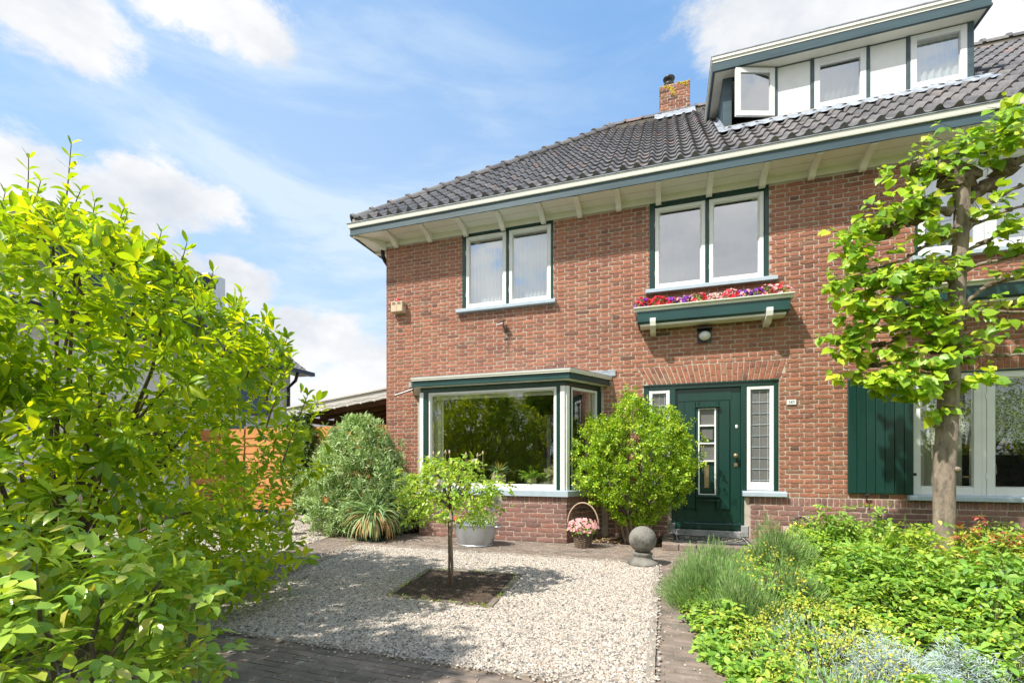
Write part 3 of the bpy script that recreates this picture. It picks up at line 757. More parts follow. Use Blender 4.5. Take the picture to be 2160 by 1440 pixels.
# floors and inner walls
mb = MB()
mb.box((XL + .27, .27, .02), (XR - .27, 7.58, .06)); mb.box((XL + .27, .27, 2.62), (XR - .27, 7.58, 2.80)); mb.box((XL + .27, .27, 4.91), (XR - .27, 7.58, 4.99))
mb.box((-.55, .27, .07), (-.45, 4.5, 2.6)); mb.box((1.75, .27, .07), (1.85, 7.5, 2.6)); mb.box((XL + .3, 4.5, .07), (1.7, 4.6, 2.6)); mb.box((1.9, 4.5, .07), (7.1, 4.6, 2.6))
mb.box((-.9, .27, 2.81), (-.8, 7.5, 4.9)); mb.box((1.9, .27, 2.81), (2.0, 7.5, 4.9)); mb.box((XL + .3, 3.6, 2.81), (-.95, 3.7, 4.9)); mb.box((-.75, 3.6, 2.81), (1.85, 3.7, 4.9)); mb.box((2.05, 3.6, 2.81), (7.1, 3.7, 4.9))
mb.box((-3.9, -.1, .05), (-1.0, .25, .08))
mb.build('inner_walls', 'plaster', house)

# ---- windows
def ring(mb, x0, x1, z0, z1, w, y0, y1, wb=None, c=.004):
    wb = wb or w
    mb.bbox((x0, y0, z0), (x0 + w, y1, z1), c); mb.bbox((x1 - w, y0, z0), (x1, y1, z1), c)
    mb.bbox((x0 + w, y0 + .001, z1 - w), (x1 - w, y1, z1), c); mb.bbox((x0 + w, y0 + .001, z0), (x1 - w, y1, z0 + wb), c)
def sash_window(rect, splits, fmat='green', fw=(.062, .055, .075), gm='glass', smat='white', sy=.012, label=None, z0s=None, sillx=None, sw=.055):
    x0, x1, z0, z1 = rect
    f = MB(); fl, fr_, ft = fw
    f.bbox((x0, .0, z0), (x0 + fl, .10, z1)); f.bbox((x1 - fr_, .0, z0), (x1, .10, z1)); f.box((x0 + fl, .004, z1 - ft), (x1 - fr_, .10, z1)); f.box((x0 + fl, .03, z0), (x1 - fr_, .10, z0 + .02))
    xs = [x0 + fl] + splits + [x1 - fr_]
    f.cur = 1 if smat == 'plastic' else 0
    for s in splits: f.bbox((s - .022, .004 if fmat == 'green' else .036, z0), (s + .022, .10, z1 - ft))
    w_ = f.build('window', [fmat, smat], house)
    if label: w_['label'] = label
    for i in range(len(xs) - 1):
        a = xs[i] + (.024 if i else .004); b = xs[i + 1] - (.024 if i < len(xs) - 2 else .004)
        s = MB(); ring(s, a, b, z0 + .02, z1 - ft - .004, sw, sy, .07, sw * 1.25)
        ring(s, a + sw - .001, b - sw + .001, z0 + .02 + sw * 1.24, z1 - ft - sw - .003, .014, sy + .014, .06)
        # hinges
        for hz in (z0 + .22, z1 - .35): s.box((a - .010, sy - .004, hz), (a + .004, sy + .01, hz + .07))
        s.build('sash', smat, w_)
        g = MB(); g.box((a + sw, .044, z0 + .04 + sw), (b - sw, .050, z1 - ft - sw)); g.build('glass_pane', gm, w_)
    if sillx:
        s = MB(); s.extrude([(.06, z0 + .0), (.06, z0 + .028), (-.075, z0 + .006), (-.082, z0 - .002), (-.082, z0 - .045), (-.075, z0 - .05), (.0, z0 - .05), (.0, z0)], 'x', sillx[0], sillx[1])
        s.build('sill', 'sill', w_)
    return w_
sash_window(W1, [-2.392], fw=(.058, .036, .045), sillx=(-3.268, -1.591), label='upstairs window above the bay')
sash_window(W2, [.585], fw=(.072, .056, .07), sillx=(-.25, 1.452), label='upstairs window above the front door')
sash_window(W3, [3.70, 4.72], fmat='greenl', fw=(.03, .03, .05), smat='plastic', sw=.075, sillx=(2.93, 5.5), label='upstairs white plastic window behind the lime tree')
sash_window(WR, [3.69, 4.42], fmat='greenl', fw=(.012, .012, .012), smat='plastic', gm='glass_bay', sw=.078, sillx=(2.90, 5.22), label='ground floor white plastic window behind the lime tree', sy=.03)
h_ = MB(); h_.box((3.58, .052, .93), (3.60, .07, 1.02)); h_.bbox((3.50, .060, .935), (3.60, .08, .955)); h_.build('window_handle', 'brass', house)

# ---- bay window
bay = MB()
def poly_slab(mb, o, z0, z1, o2=None):
    a = offs(o); b = offs(o if o2 is None else o2); n = 4
    vs = [(p[0], p[1], z0) for p in a] + [(p[0], p[1], z1) for p in b]
    mb.add(vs, [(3, 2, 1, 0), (4, 5, 6, 7)] + [(i, (i + 1) % 4, 4 + (i + 1) % 4, 4 + i) for i in range(4)])
poly_slab(bay, -.02, 2.19, 2.268)
for x0, x1 in ((-3.505, -3.435), (-1.425, -1.372)): bay.bbox((x0, -.715, .735), (x1, -.62, 2.19))
Pc, Lc = edgeP(BC, BD); Pa, La = edgeP(BA, BB)
def pbox(mb, P, u0, u1, v0, v1, d0, d1):
    c = [P(u, v, d) for d in (d0, d1) for (u, v) in ((u0, v0), (u1, v0), (u1, v1), (u0, v1))]
    mb.add(c, [(0, 3, 2, 1), (4, 5, 6, 7), (0, 1, 5, 4), (1, 2, 6, 5), (2, 3, 7, 6), (3, 0, 4, 7)])
pbox(bay, Pc, .075, .12, .735, 2.19, -.09, -.012); pbox(bay, Pc, Lc - .10, Lc - .005, .735, 2.19, -.09, -.012)
pbox(bay, Pa, .005, .10, .735, 2.19, -.09, -.012); pbox(bay, Pa, La - .12, La - .075, .735, 2.19, -.09, -.012)
bayw = bay.build('bay_window', 'green', house)
mb = MB()
ring(mb, -3.435, -1.425, .735, 2.185, .034, -.700, -.63, .06)
ring(mb, -3.400, -1.460, .797, 2.150, .012, -.686, -.64)
mb.bbox((-1.370, -.728, .735), (-1.305, -.64, 2.19)); mb.bbox((-3.562, -.728, .735), (-3.508, -.64, 2.19))
pbox(mb, Pc, .010, .070, .735, 2.19, -.07, -.003); pbox(mb, Pa, La - .07, La - .01, .735, 2.19, -.07, -.003)
for P, L in ((Pc, Lc), (Pa, La)):
    u0, u1 = (.122, L - .102) if P is Pc else (.102, L - .122)
    pbox(mb, P, u0, u0 + .032, .735, 2.185, -.08, -.02); pbox(mb, P, u1 - .032, u1, .735, 2.185, -.08, -.02)
    pbox(mb, P, u0 + .032, u1 - .032, 2.153, 2.184, -.08, -.021); pbox(mb, P, u0 + .032, u1 - .032, .735, .795, -.08, -.021)
mb.build('sash', 'white', bayw)
g = MB(); g.box((-3.40, -.668, .79), (-1.46, -.660, 2.155)); g.build('glass_pane', 'glass_bay', bayw)
g = MB(); pbox(g, Pc, .15, Lc - .13, .79, 2.155, -.055, -.048); g.build('glass_pane', 'glass_bay', bayw)
g = MB(); pbox(g, Pa, .13, La - .15, .79, 2.155, -.055, -.048); g.build('glass_pane', 'glass_bay', bayw)
mb = MB(); poly_slab(mb, .045, .645, .722); poly_slab(mb, .045, .722, .733, .0); mb.build('sill', 'sill', bayw)
mb = MB(); poly_slab(mb, .095, 2.27, 2.355); poly_slab(mb, .104, 2.272, 2.283); mb.build('bay_fascia', 'greenl', bayw)
mb = MB(); poly_slab(mb, .120, 2.355, 2.380, .121); poly_slab(mb, .130, 2.380, 2.404, .132)
poly_slab(mb, .085, 2.264, 2.2695); mb.build('bay_cornice', 'cream', bayw)
mb = MB(); poly_slab(mb, .135, 2.404, 2.411); poly_slab(mb, .13, 2.412, 2.43, -.25)
mb.bbox((-4.18, -.02, 2.41), (-.68, .0, 2.50)); mb.build('bay_roof', 'lead', bayw)
mb = MB(); mb.tube([(-3.74, -.62, 2.27), (-3.88, -.66, 2.22), (-4.02, -.70, 2.175)], .014, 8); mb.build('bay_spout', 'black', bayw)
# deep window board inside
mb = MB(); mb.add([(BB[0] + .05, -.64, .77), (BC[0] - .03, -.64, .77), (-.98, .25, .77), (-3.88, .25, .77)], [(0, 1, 2, 3)]); mb.build('window_board', 'white', bayw)

# ---- front door and side lights
dr = MB()
dr.bbox((-.277, .012, .72), (-.205, .12, 2.245)); dr.bbox((.085, .012, .25), (.163, .12, 2.19)); dr.bbox((1.016, .012, .25), (1.090, .12, 2.19)); dr.bbox((1.425, .012, .72), (1.48, .12, 2.245))
dr.bbox((-.205, .010, 2.175), (1.425, .12, 2.245)); dr.box((-.277, -.008, 2.232), (1.48, .015, 2.247))
doorf = dr.build('door_frame', 'green', house)
mb = MB()
mb.box((.165, .058, .25), (1.014, .10, 2.175))
leaf_ = mb.build('door', 'green', house)
mb = MB()
mb.box((.20, .050, 2.0), (.90, .058, 2.17))
for a, b in ((.285, .435), (.735, .88)): mb.bbox((a, .034, .455), (b, .058, 1.985), .008)
for a, b in ((.435, .472), (.700, .737)): mb.bbox((a, .020, .44), (b, .058, 1.985), .008)
for z0, z1, dpt in ((1.892, 1.925, -.022), (.628, .658, -.022), (.572, .598, -.014)): mb.bbox((.432, dpt, z0), (.742, .058, z1), .010)
mb.bbox((.165, .020, .17), (1.014, .10, .25), .012); mb.extrude([(.02, .25), (.058, .25), (.058, .285), (.03, .262)], 'x', .165, 1.014)
mb.bbox((.50, .044, .70), (.665, .056, 1.12), .004)
mb.build('door_moulding', 'green', leaf_)
mb = MB()
for a, b in ((.466, .486), (.680, .702)): mb.bbox((a, .010, .662), (b, .056, 1.888))
for z0, z1 in ((.662, .676), (1.128, 1.15), (1.378, 1.40), (1.628, 1.652), (1.874, 1.888)): mb.bbox((.486, .012, z0), (.680, .056, z1))
mb.build('door_glazing_bars', 'white', leaf_)
def grid_glass():
    m, t, b = base_mat('wired_glass')
    tcn = t.add('ShaderNodeTexCoord'); sp = t.add('ShaderNodeSeparateXYZ'); t.l.new(tcn.outputs['Object'], sp.inputs[0])
    fx = t.math('FRACT', t.math('MULTIPLY', sp.outputs[0], 88.0)); fz = t.math('FRACT', t.math('MULTIPLY', sp.outputs[2], 88.0))
    k = t.math('MAXIMUM', t.sstep(fx, .62, .72), t.sstep(fz, .62, .72))
    t.put(b.inputs['Base Color'], t.mix(k, (.045, .04, .035), (.26, .26, .25))); b.inputs['Roughness'].default_value = .22
    bn = t.add('ShaderNodeBump'); bn.inputs['Strength'].default_value = .6; bn.inputs['Distance'].default_value = .002; t.l.new(k, bn.inputs['Height']); t.l.new(bn.outputs[0], b.inputs['Normal'])
    MAT['wired'] = m
grid_glass()
mb = MB()
for z0, z1, a, b in ((1.652, 1.874, .486, .680), (1.44, 1.60, .505, .662), (1.15, 1.378, .486, .680)): mb.box((a, .040, z0), (b, .052, z1))
mb.build('glass_pane', 'wired', leaf_)
mb = MB()
ring(mb, .486, .680, 1.40, 1.628, .022, .030, .054); mb.build('pane_frame', 'green', leaf_)
mb = MB(); ring(mb, .545, .612, .76, 1.085, .014, .030, .046, .02); mb.box((.559, .038, .78), (.598, .044, 1.07)); mb.build('letterbox', 'brass', leaf_)
mb = MB(); mb.lathe([(.010, 0), (.012, .02), (.02, .03), (.034, .045), (.036, .06), (.028, .078), (.01, .085)], (0, 0, 0), 8)
kv = [(.948 + p[0], .055 - p[2], 1.215 + p[1]) for p in mb.v]; mb.v = kv; mb.build('door_knob', 'brass', leaf_)
mb = MB(); mb.bbox((.935, .045, 1.06), (.985, .058, 1.112)); mb.lathe([(.012, 0), (.012, .006), (.004, .008)], (0, 0, 0), 10)
n0 = 12; mb.v = [p if i < 12 else (.960 + p[0], .045 - p[2], 1.086 + p[1]) for i, p in enumerate(mb.v)]; mb.build('door_lock', 'brass', leaf_)
mb = MB(); mb.lathe([(.018, 0), (.018, .006), (.010, .012)], (0, 0, 0), 14, 1, 1.5); mb.v = [(.968 + p[0], .058 - p[2], 1.62 + p[1]) for p in mb.v]; mb.build('door_viewer', 'opal', leaf_)
for (a, b) in ((-.205, .085), (1.090, 1.425)):
    s = MB(); ring(s, a, b, .74, 2.172, .050, .020, .09, .11); ow = s.build('side_light', 'white', house)
    g = MB(); g.box((a + .05, .055, .85), (b - .05, .062, 2.122)); g.build('glass_pane', 'wired', ow)
    s = MB(); gx0, gx1, gz0, gz1 = a + .07, b - .07, .875, 2.10
    for i in range(3):
        x = gx0 + (gx1 - gx0) * i / 2; s.tube([(x, .049, gz0 - .02), (x, .049, gz1 + .02)], .0028, 6)
    for i in range(9):
        z = gz0 + (gz1 - gz0) * i / 8; s.tube([(a + .052, .046, z + rnd.uniform(-.003, .003)), ((a + b) / 2, .046, z), (b - .052, .046, z + rnd.uniform(-.003, .003))], .0036, 6)
    s.build('leading', 'sill', ow)
    s = MB(); x0, x1 = (a - .10, b + .03) if a < 0 else (a - .06, b + .14)
    s.extrude([(.09, .71), (.09, .745), (-.06, .718), (-.068, .712), (-.068, .662), (.0, .662), (.0, .71)], 'x', x0, x1); s.build('sill', 'sill', ow)
mb = MB()
for a, b in ((.075, .16), (1.018, 1.112)): mb.bbox((a, -.012, .09), (b, .12, .25), .01)
mb.bbox((.16, -.01, .07), (1.018, .12, .165), .01)
mb.build('threshold', 'bluestone', house)
# step in front of the door
mb = MB(); slab(mb, FLAT, -.02, 1.24, -.80, -.001, [], -.02, .080)
mb.build('doorstep', 'pave_joint', house)
mb = MB()
bricks(mb, lambda u, v, d: (u, v, .084 + d), -.02, 1.24, -.74, -.01, course=.0565, bl=.2, joint=.005, bond='stretcher')
for i in range(6): mb.bbox((-.02 + i * .21, -.83, -.01), (-.02 + i * .21 + .205, -.745, .086), .014)
mb.build('doorstep_bricks', 'pave', house)

# ---- shutter
st_ = MB()
xs = [2.262 + i * .1 for i in range(8)]
for i in range(7):
    st_.bbox((xs[i] + .002, -.045, .725), (min(xs[i + 1], 2.958) - .002, -.012, 2.19), .006)
shut = st_.build('shutter', 'green', house)
for z in (1.0, 1.95):
    mb = MB(); mb.box((2.27, -.012, z - .05), (2.95, -.002, z + .05))
    for x in (2.30, 2.40, 2.72, 2.83): mb.blob((x, -.047, z), .006, 6)
    mb.build('shutter_batten', 'green', shut)
for z in (.955, 1.93):
    mb = MB(); mb.bbox((2.94, -.05, z), (2.985, .0, z + .035)); mb.build('shutter_hinge', 'black', shut)
mb = MB(); mb.tube([(2.46, -.02, .66), (2.46, -.06, .67), (2.46, -.062, .735)], .009, 6); mb.tube([(2.44, -.062, .70), (2.49, -.062, .72)], .011, 6); mb.tube([(2.46, -.062, .66), (2.455, -.062, .61)], .008, 6); mb.build('shutter_catch', 'black', shut)

# ---- eaves
EX0, EX1 = XL - .43, XR + .05
mb = MB()
mb.extrude([(-.002, 4.985), (-.42, 4.985), (-.42, 5.02), (-.002, 5.02)], 'x', EX0 + .02, EX1)
mb.extrude([(-.022, 4.895), (-.022, 4.985), (.0, 4.985), (.0, 4.895)], 'x', XL - .01, EX1)
mb.box((XL - .42, -.002, 4.985), (XL - .001, 7.7, 5.02)); mb.box((XL - .022, .0, 4.895), (XL - .001, 7.6, 4.985))
mb.build('soffit', 'cream', house)
mb = MB()
for y in (-.2,): mb.box((EX0 + .03, y - .0014, 4.9838), (EX1, y + .0014, 4.987))
mb.build('soffit_joint', 'wood_brown', house)
prof = [(-.024, 4.984), (-.415, 4.984), (-.415, 4.950), (-.36, 4.944), (-.24, 4.928), (-.16, 4.905), (-.115, 4.88), (-.095, 4.86), (-.075, 4.848), (-.05, 4.842), (-.024, 4.842)]
bx = [-4.407, -3.753, -3.096, -2.449, -1.78, -1.213, -.631, -.071, .604, 1.268, 1.848, 2.416, 3.05, 3.68, 4.3, 4.95, 5.6, 6.25, 6.9]
for x in bx:
    mb = MB(); mb.extrude(prof, 'x', x - .038, x + .038); mb.build('bracket', 'cream', house)
for y in (.3, .95, 1.6, 2.25, 2.9, 3.55, 4.2, 4.85, 5.5, 6.15, 6.8):
    mb = MB(); mb.extrude([(XL + p[0], p[1]) for p in prof], 'y', y - .032, y + .032); mb.build('bracket', 'cream', house)
mb = MB()
q = [Vector((XL + .0, .0, 0)), Vector((XL - .40, -.40, 0))]; dv = Vector((-1, -1, 0)).normalized(); nn = Vector((1, -1, 0)).normalized() * .035
vs = []
for s in (-1, 1):
    for (t, z) in [(.02, 4.984), (.57, 4.984), (.57, 4.955), (.3, 4.942), (.14, 4.90), (.09, 4.855), (.02, 4.853)]:
        p = Vector((XL, 0, z)) + dv * t + nn * s; vs.append(tuple(p))
mb.add(vs, [tuple(range(7))[::-1], tuple(range(7, 14))] + [(i, (i + 1) % 7, 7 + (i + 1) % 7, 7 + i) for i in range(7)])
mb.build('bracket', 'cream', house)
gutp = [(-.42, 4.965), (-.438, 4.965), (-.438, 4.983), (-.430, 4.988), (-.430, 5.085), (-.42, 5.085)]
crn = [(-.42, 5.085), (-.452, 5.085), (-.456, 5.10), (-.464, 5.151), (-.42, 5.151)]
lip = [(-.38, 5.152), (-.468, 5.152), (-.474, 5.157), (-.474, 5.166), (-.466, 5.169), (-.38, 5.164)]
def eave(mb, pr, close=True):
    """profile run along the front and round the left corner, mitred"""
    n = len(pr)
    A = [(EX1, p[0], p[1]) for p in pr]; B = [(XL + p[0], p[0], p[1]) for p in pr]; D_ = [(XL + p[0], 7.7, p[1]) for p in pr]
    fs = [tuple(range(n))]
    for k in (0, n):
        fs += [(k + i, k + n + i, k + n + (i + 1) % n, k + (i + 1) % n) for i in range(n)]
    mb.add(A + B + D_, fs)
mb = MB(); eave(mb, gutp); mb.build('fascia', 'green_old', house)
mb = MB(); eave(mb, crn); mb.build('cornice', 'cream', house)
mb = MB(); eave(mb, lip); mb.build('gutter', 'lead', house)
mb = MB(); mb.tube([(XL - .14, .10, 4.98), (XL - .14, .10, 4.82), (XL - .12, .13, 4.74), (XL - .05, .33, 4.55), (XL - .05, .36, 4.4), (XL - .05, .36, .1)], .036, 10); mb.build('downpipe', 'black', house, smooth=True)

# ---- roof
TP = .853
def zr(y): return 5.172 + TP * (y + .44)
YR = 3.57; ZRG = zr(YR); XH = XL - .44 + (YR + .44)
Vs = Vector((0, 1, TP)).normalized(); Ns = Vector((0, -TP, 1)).normalized()
Vl = Vector((1, 0, TP)).normalized(); Nl = Vector((-TP, 0, 1)).normalized()
TW, TE = .187, .305
def tiles(mb, O, U, V, N, nu, nv, keep):
    S = 10
    for r in range(nv):
        for c in range(nu):
            ctr = O + U * ((c + .5) * TW) + V * ((r + .5) * TE)
            if not keep(ctr): continue
            k = rnd.uniform(-.002, .003); tw = rnd.uniform(-.006, .006); sh = rnd.uniform(-.006, .006)
            vs = []
            for row in range(3):
                for i in range(S + 2):
                    s = i / S
                    h = (.050 * math.sin(math.pi * s / .52) ** .8 if 0 < s < .52 else -.010 * math.sin(math.pi * (s - .52) / .48)) if s <= 1 else .022
                    if row == 0: p = V * (r * TE - .035 + sh) + N * (h + .010 + k)
                    elif row == 1: p = V * (r * TE - .035 + sh) + N * (h + .034 + k)
                    else: p = V * ((r + 1) * TE + .01) + N * (h + .006 + k)
                    vs.append(tuple(O + U * ((c + s) * TW) + p + N * (tw * (s - .5))))
            W_ = S + 2; fs = []
            for row in range(2):
                for i in range(S + 1): fs.append((row * W_ + i, row * W_ + i + 1, (row + 1) * W_ + i + 1, (row + 1) * W_ + i))
            if r == 0:
                b_ = len(vs); vs.append(tuple(O + U * (c * TW) + V * (-.02 + sh) - N * .03)); vs.append(tuple(O + U * ((c + 1) * TW) + V * (-.02 + sh) - N * .03))
                for i in range(S): fs.append((i, b_ + (0 if i < S // 2 else 1), i + 1))
                fs.append((S // 2, b_, b_ + 1))
            mb.add(vs, fs)
O1 = Vector((XL - .44, -.44, 5.172)); LS = (YR + .44) / Vs.y
rf = MB()
DX0, DX1, DY = .89, 4.05, .95
def keep1(p):
    if p.x - (XL - .44) < (p.y + .44) + .02: return False
    if p.y > YR - .03: return False
    if DX0 + .02 < p.x < DX1 - .02 and p.y > DY - .04 and p.y < 1.95: return False
    return True
tiles(rf, O1 + Vs * .03, Vector((1, 0, 0)), Vs, Ns, int(12.6 / TW), int(LS / TE) + 1, keep1)
O2 = Vector((XL - .44, 7.6 + .14, 5.172))
tiles(rf, O2 + Vl * .03, Vector((0, -1, 0)), Vl, Nl, int(8.2 / TW), int(LS / TE) + 1,
      lambda p: p.x - (XL - .44) < min(p.y + .44, 7.74 - p.y) - .14)
rf.cur = 1
e0 = (XL - .40, -.40, 5.20); 
rf.add([(XL - .42, -.42, 5.162), (XR, -.42, 5.162), (XR, YR, ZRG - .02), (XH, YR, ZRG - .02), (XL - .42, 7.7, 5.162), (XR, 7.7, 5.162)], [(0, 1, 2, 3), (0, 3, 4), (4, 3, 2, 5), (1, 5, 2)])
roof = rf.build('roof', ['tile', 'underlay'], house, smooth='auto')
def ridge(mb, a, b, r=.10, L=.37):
    a, b = Vector(a), Vector(b); d_ = (b - a); n = int(d_.length / L); d_.normalize()
    side = d_.cross(Vector((0, 0, 1))).normalized(); up = side.cross(d_).normalized()
    for i in range(n + 1):
        s = a + d_ * (i * L - .05); e = a + d_ * ((i + 1) * L)
        if (e - a).length > (b - a).length: e = b.copy()
        vs = []; jt = rnd.uniform(-.006, .006)
        for (p, rr, zz) in ((s, r + .013, .012), (s + d_ * .05, r + .013, .012), (s + d_ * .052, r, .0), (e, r - .004, .0)):
            for k in range(9):
                q = math.pi * k / 8
                vs.append(tuple(p + side * math.cos(q) * rr + up * (math.sin(q) * rr + zz + jt)))
        for k in range(9):
            q = math.pi * k / 8; vs.append(tuple(s + side * math.cos(q) * (r - .008) + up * (math.sin(q) * (r - .008) + jt)))
        fs = [(row * 9 + k, row * 9 + k + 1, (row + 1) * 9 + k + 1, (row + 1) * 9 + k) for row in range(3) for k in range(8)]
        fs += [(36 + k, 36 + k + 1, k + 1, k) for k in range(8)]
        mb.add(vs, fs)
mb = MB()
ridge(mb, (XL - .36, -.36, 5.172 + .075), (XH, YR, ZRG + .04)); ridge(mb, (XH - .1, YR, ZRG + .05), (XR, YR, ZRG + .05)); ridge(mb, (XL - .4, 7.7, 5.25), (XH, YR, ZRG + .05))
mb.build('ridge_tiles', 'tile', roof, smooth='auto')
mb = MB()
mb.tube([(XL - .38, -.38, 5.18), (XH, YR, ZRG + .02), (XR, YR, ZRG + .02)], .075, 8); mb.build('ridge_mortar', 'mortar', roof)

# chimney
CX0, CX1, CY0, CY1 = -.087, .533, 3.50, 4.05
ch = MB(); ch.cur = 0
ch.box((CX0 + .005, CY0 + .005, 8.2), (CX1 - .005, CY1 - .005, 9.27))
def lichen_brick():
    MAT['brick_ch'] = island('brick_chimney', [(0.0, (0.14, 0.08, 0.06)), (0.3, (0.30, 0.13, 0.085)), (0.7, (0.42, 0.18, 0.11)), (1.0, (0.24, 0.17, 0.13))], rough=.95, grain=.45, gscale=25, bump=.9, bscale=60)
    MAT['lichen'] = paint('lichen_yellow', (0.50, 0.36, 0.03), .95, .3, 30, .6, 70)
lichen_brick()
ch.cur = 1
bricks(ch, lambda u, v, d: (u, CY0 - d, v), CX0, CX1, 8.36, 9.16, course=.062, bond='flemish', jit=.004)
soldier(ch, lambda u, v, d: (u, CY0 - d, v), CX0, CX1, 9.165, 9.255)
for sgn, X in ((-1, CX0), (1, CX1)):
    PS = (lambda u, v, d, X=X, sgn=sgn: (X + sgn * d, u, v))
    bricks(ch, PS, CY0, CY1, 8.36, 9.16, jit=.004); soldier(ch, PS, CY0, CY1, 9.165, 9.255)
chim = ch.build('chimney', ['mortar', 'brick_ch'], roof)
mb = MB()
for (x, z, r) in ((.10, 9.34, .03), (.16, 9.31, .04), (.19, 9.25, .045), (.17, 9.20, .035), (.21, 9.15, .03), (.0, 9.36, .03), (.36, 9.37, .03), (.44, 9.36, .035), (.50, 9.38, .03), (.05, 9.38, .025), (.30, 9.38, .03), (-.02, 9.16, .02), (.48, 9.30, .03)):
    for _ in range(5): mb.blob((x + rnd.uniform(-r, r), CY0 - .002, z - .13 + rnd.uniform(-r, r)), (r * .5, .008, r * .5), 7, .4)
mb.build('lichen', 'lichen', chim)
mb = MB(); c = (.11, 3.7, 9.25)
mb.lathe([(.055, 0), (.055, .12), (.10, .13), (.115, .145), (.115, .16), (.07, .20), (.062, .22), (.062, .25), (.11, .265), (.125, .28), (.125, .295), (.05, .335), (.01, .34)], c, 20)
mb.build('flue_cowl', 'darkmetal', chim, smooth='auto')
mb = MB(); mb.box((CX0 - .012, CY0 - .016, 8.42), (CX1 + .012, CY0 - .010, 8.66)); mb.extrude([(3.3, zr(3.3) + .06), (3.484, 8.66), (3.484, 8.67), (3.28, zr(3.28) + .075)], 'x', CX0 - .1, CX1 + .1); mb.build('chimney_flashing', 'lead', chim)

# ---- dormer
dm = MB()
ZB, ZD = 6.38, 7.19
# cheeks, boarded
for X, s in ((DX0, -1), (DX1, 1)):
    pass
mb = MB(); mb.box((DX0 - .15, DY - .2, ZD - .012), (DX1 + .08, 2.5, ZD + .012)); dorm = mb.build('dormer', 'cream', house)
for X in (DX0, DX1 - .05):
    mb = MB(); mb.extrude([(DY + .04, ZB - .06), (DY + .04, ZD - .013), (2.0, ZD - .013)], 'x', X, X + .05); mb.build('dormer_cheek', 'green_old', dorm)
mb = MB()
for a, b in ((.89, 1.02), (1.612, 1.658), (2.104, 2.146), (2.806, 2.850), (3.292, 3.332), (3.978, 4.05)): mb.bbox((a, DY - .01, ZB), (b, DY + .06, ZD))
mb.box((.9, DY, ZD - .03), (4.05, DY + .06, ZD)); mb.build('dormer_post', 'green_old', dorm)
for a, b in ((1.66, 2.102), (2.852, 3.290)):
    mb = MB(); mb.bbox((a, DY + .004, ZB + .03), (b, DY + .03, ZD - .02), .006); mb.build('dormer_panel', 'white', dorm)
mb = MB(); mb.box((.95, DY + .10, ZB - .2), (4.0, DY + .12, ZD)); mb.box((.95, DY + .1, ZD), (4.0, DY + 1.0, ZD + .02)); mb.box((.95, DY + 1.2, ZB - .2), (4.0, DY + 1.22, ZD))
mb.f = mb.f[6:]; mb.m = mb.m[6:]; mb.build('dormer_lining', 'plaster', dorm)
for a, b in ((2.148, 2.804), (3.334, 3.976)):
    mb = MB(); ring(mb, a, b, ZB + .03, ZD - .03, .075, DY - .012, DY + .05, .08); wn = mb.build('window', 'plastic', dorm)
    g = MB(); g.box((a + .07, DY + .02, ZB + .10), (b - .07, DY + .026, ZD - .10)); g.build('glass_pane', 'glass', wn)
    if a < 3:
        v_ = MB(); v_.bbox((a + .07, DY - .004, ZD - .145), (b - .07, DY + .02, ZD - .105)); v_.build('vent_grille', 'plastic', wn)
# the open casement, hung on its right side
hx, hy, wd, an = 1.612, DY - .012, .60, R(19)
def CP(u, v, d): return (hx - math.cos(an) * u + math.sin(an) * d, hy - math.sin(an) * u - math.cos(an) * d, v)
mb = MB()
for (u0, u1, v0, v1) in ((0, .075, ZB + .04, ZD - .04), (wd - .075, wd, ZB + .04, ZD - .04), (.075, wd - .075, ZB + .04, ZB + .115), (.075, wd - .075, ZD - .115, ZD - .04)): pbox(mb, CP, u0, u1, v0, v1, -.02, .02)
wn = mb.build('window', 'white', dorm); wn['label'] = 'dormer casement standing open'
g = MB(); pbox(g, CP, .07, wd - .07, ZB + .11, ZD - .11, -.003, .003); g.build('glass_pane', 'glass', wn)
# dormer roof edge
def drun(mb, z0, z1, o):
    x0, x1, y0 = DX0 - .16 - o, DX1 + .085 + o, DY - .21 - o
    mb.box((x0, y0, z0), (x1, y0 + .03 + o, z1)); mb.box((x0, y0 + .031 + o, z0), (x0 + .03 + o, 2.5, z1)); mb.box((x1 - .03 - o, y0 + .031 + o, z0), (x1, 2.5, z1))
mb = MB(); drun(mb, ZD - .015, ZD + .115, 0); drun(mb, ZD - .018, ZD + .012, .008); mb.build('dormer_fascia', 'green_old', dorm)
mb = MB(); drun(mb, ZD + .115, ZD + .155, .006); drun(mb, ZD + .155, ZD + .20, .022); mb.build('dormer_cornice', 'cream', dorm)
mb = MB(); mb.box((DX0 - .19, DY - .24, ZD + .20), (DX1 + .115, 2.6, ZD + .212)); mb.build('dormer_roof', 'lead', dorm)
mb = MB(); mb.bbox((.90, DY - .045, ZB - .028), (2.16, DY + .03, ZB + .022), .008); mb.build('dormer_sill', 'wood_old', dorm)
mb = MB(); mb.bbox((2.165, DY - .035, ZB - .024), (4.02, DY + .03, ZB + .022), .008); mb.build('dormer_sill', 'white', dorm)
mb = MB()
for x0, x1 in ((2.40, 2.66), (3.20, 3.50)):
    mb = MB(); n = 10
    for i in range(n): mb.box((x0 + (x1 - x0) * i / n, DY - .047 - rnd.uniform(0, .01), ZB - .03 + rnd.uniform(-.008, .01)), (x0 + (x1 - x0) * (i + 1) / n + .005, DY - .03, ZB + .006 + rnd.uniform(-.015, .006)))
    mb.build('rotten_wood', 'rot', dorm)
mb = MB(); n = 60; vs = []
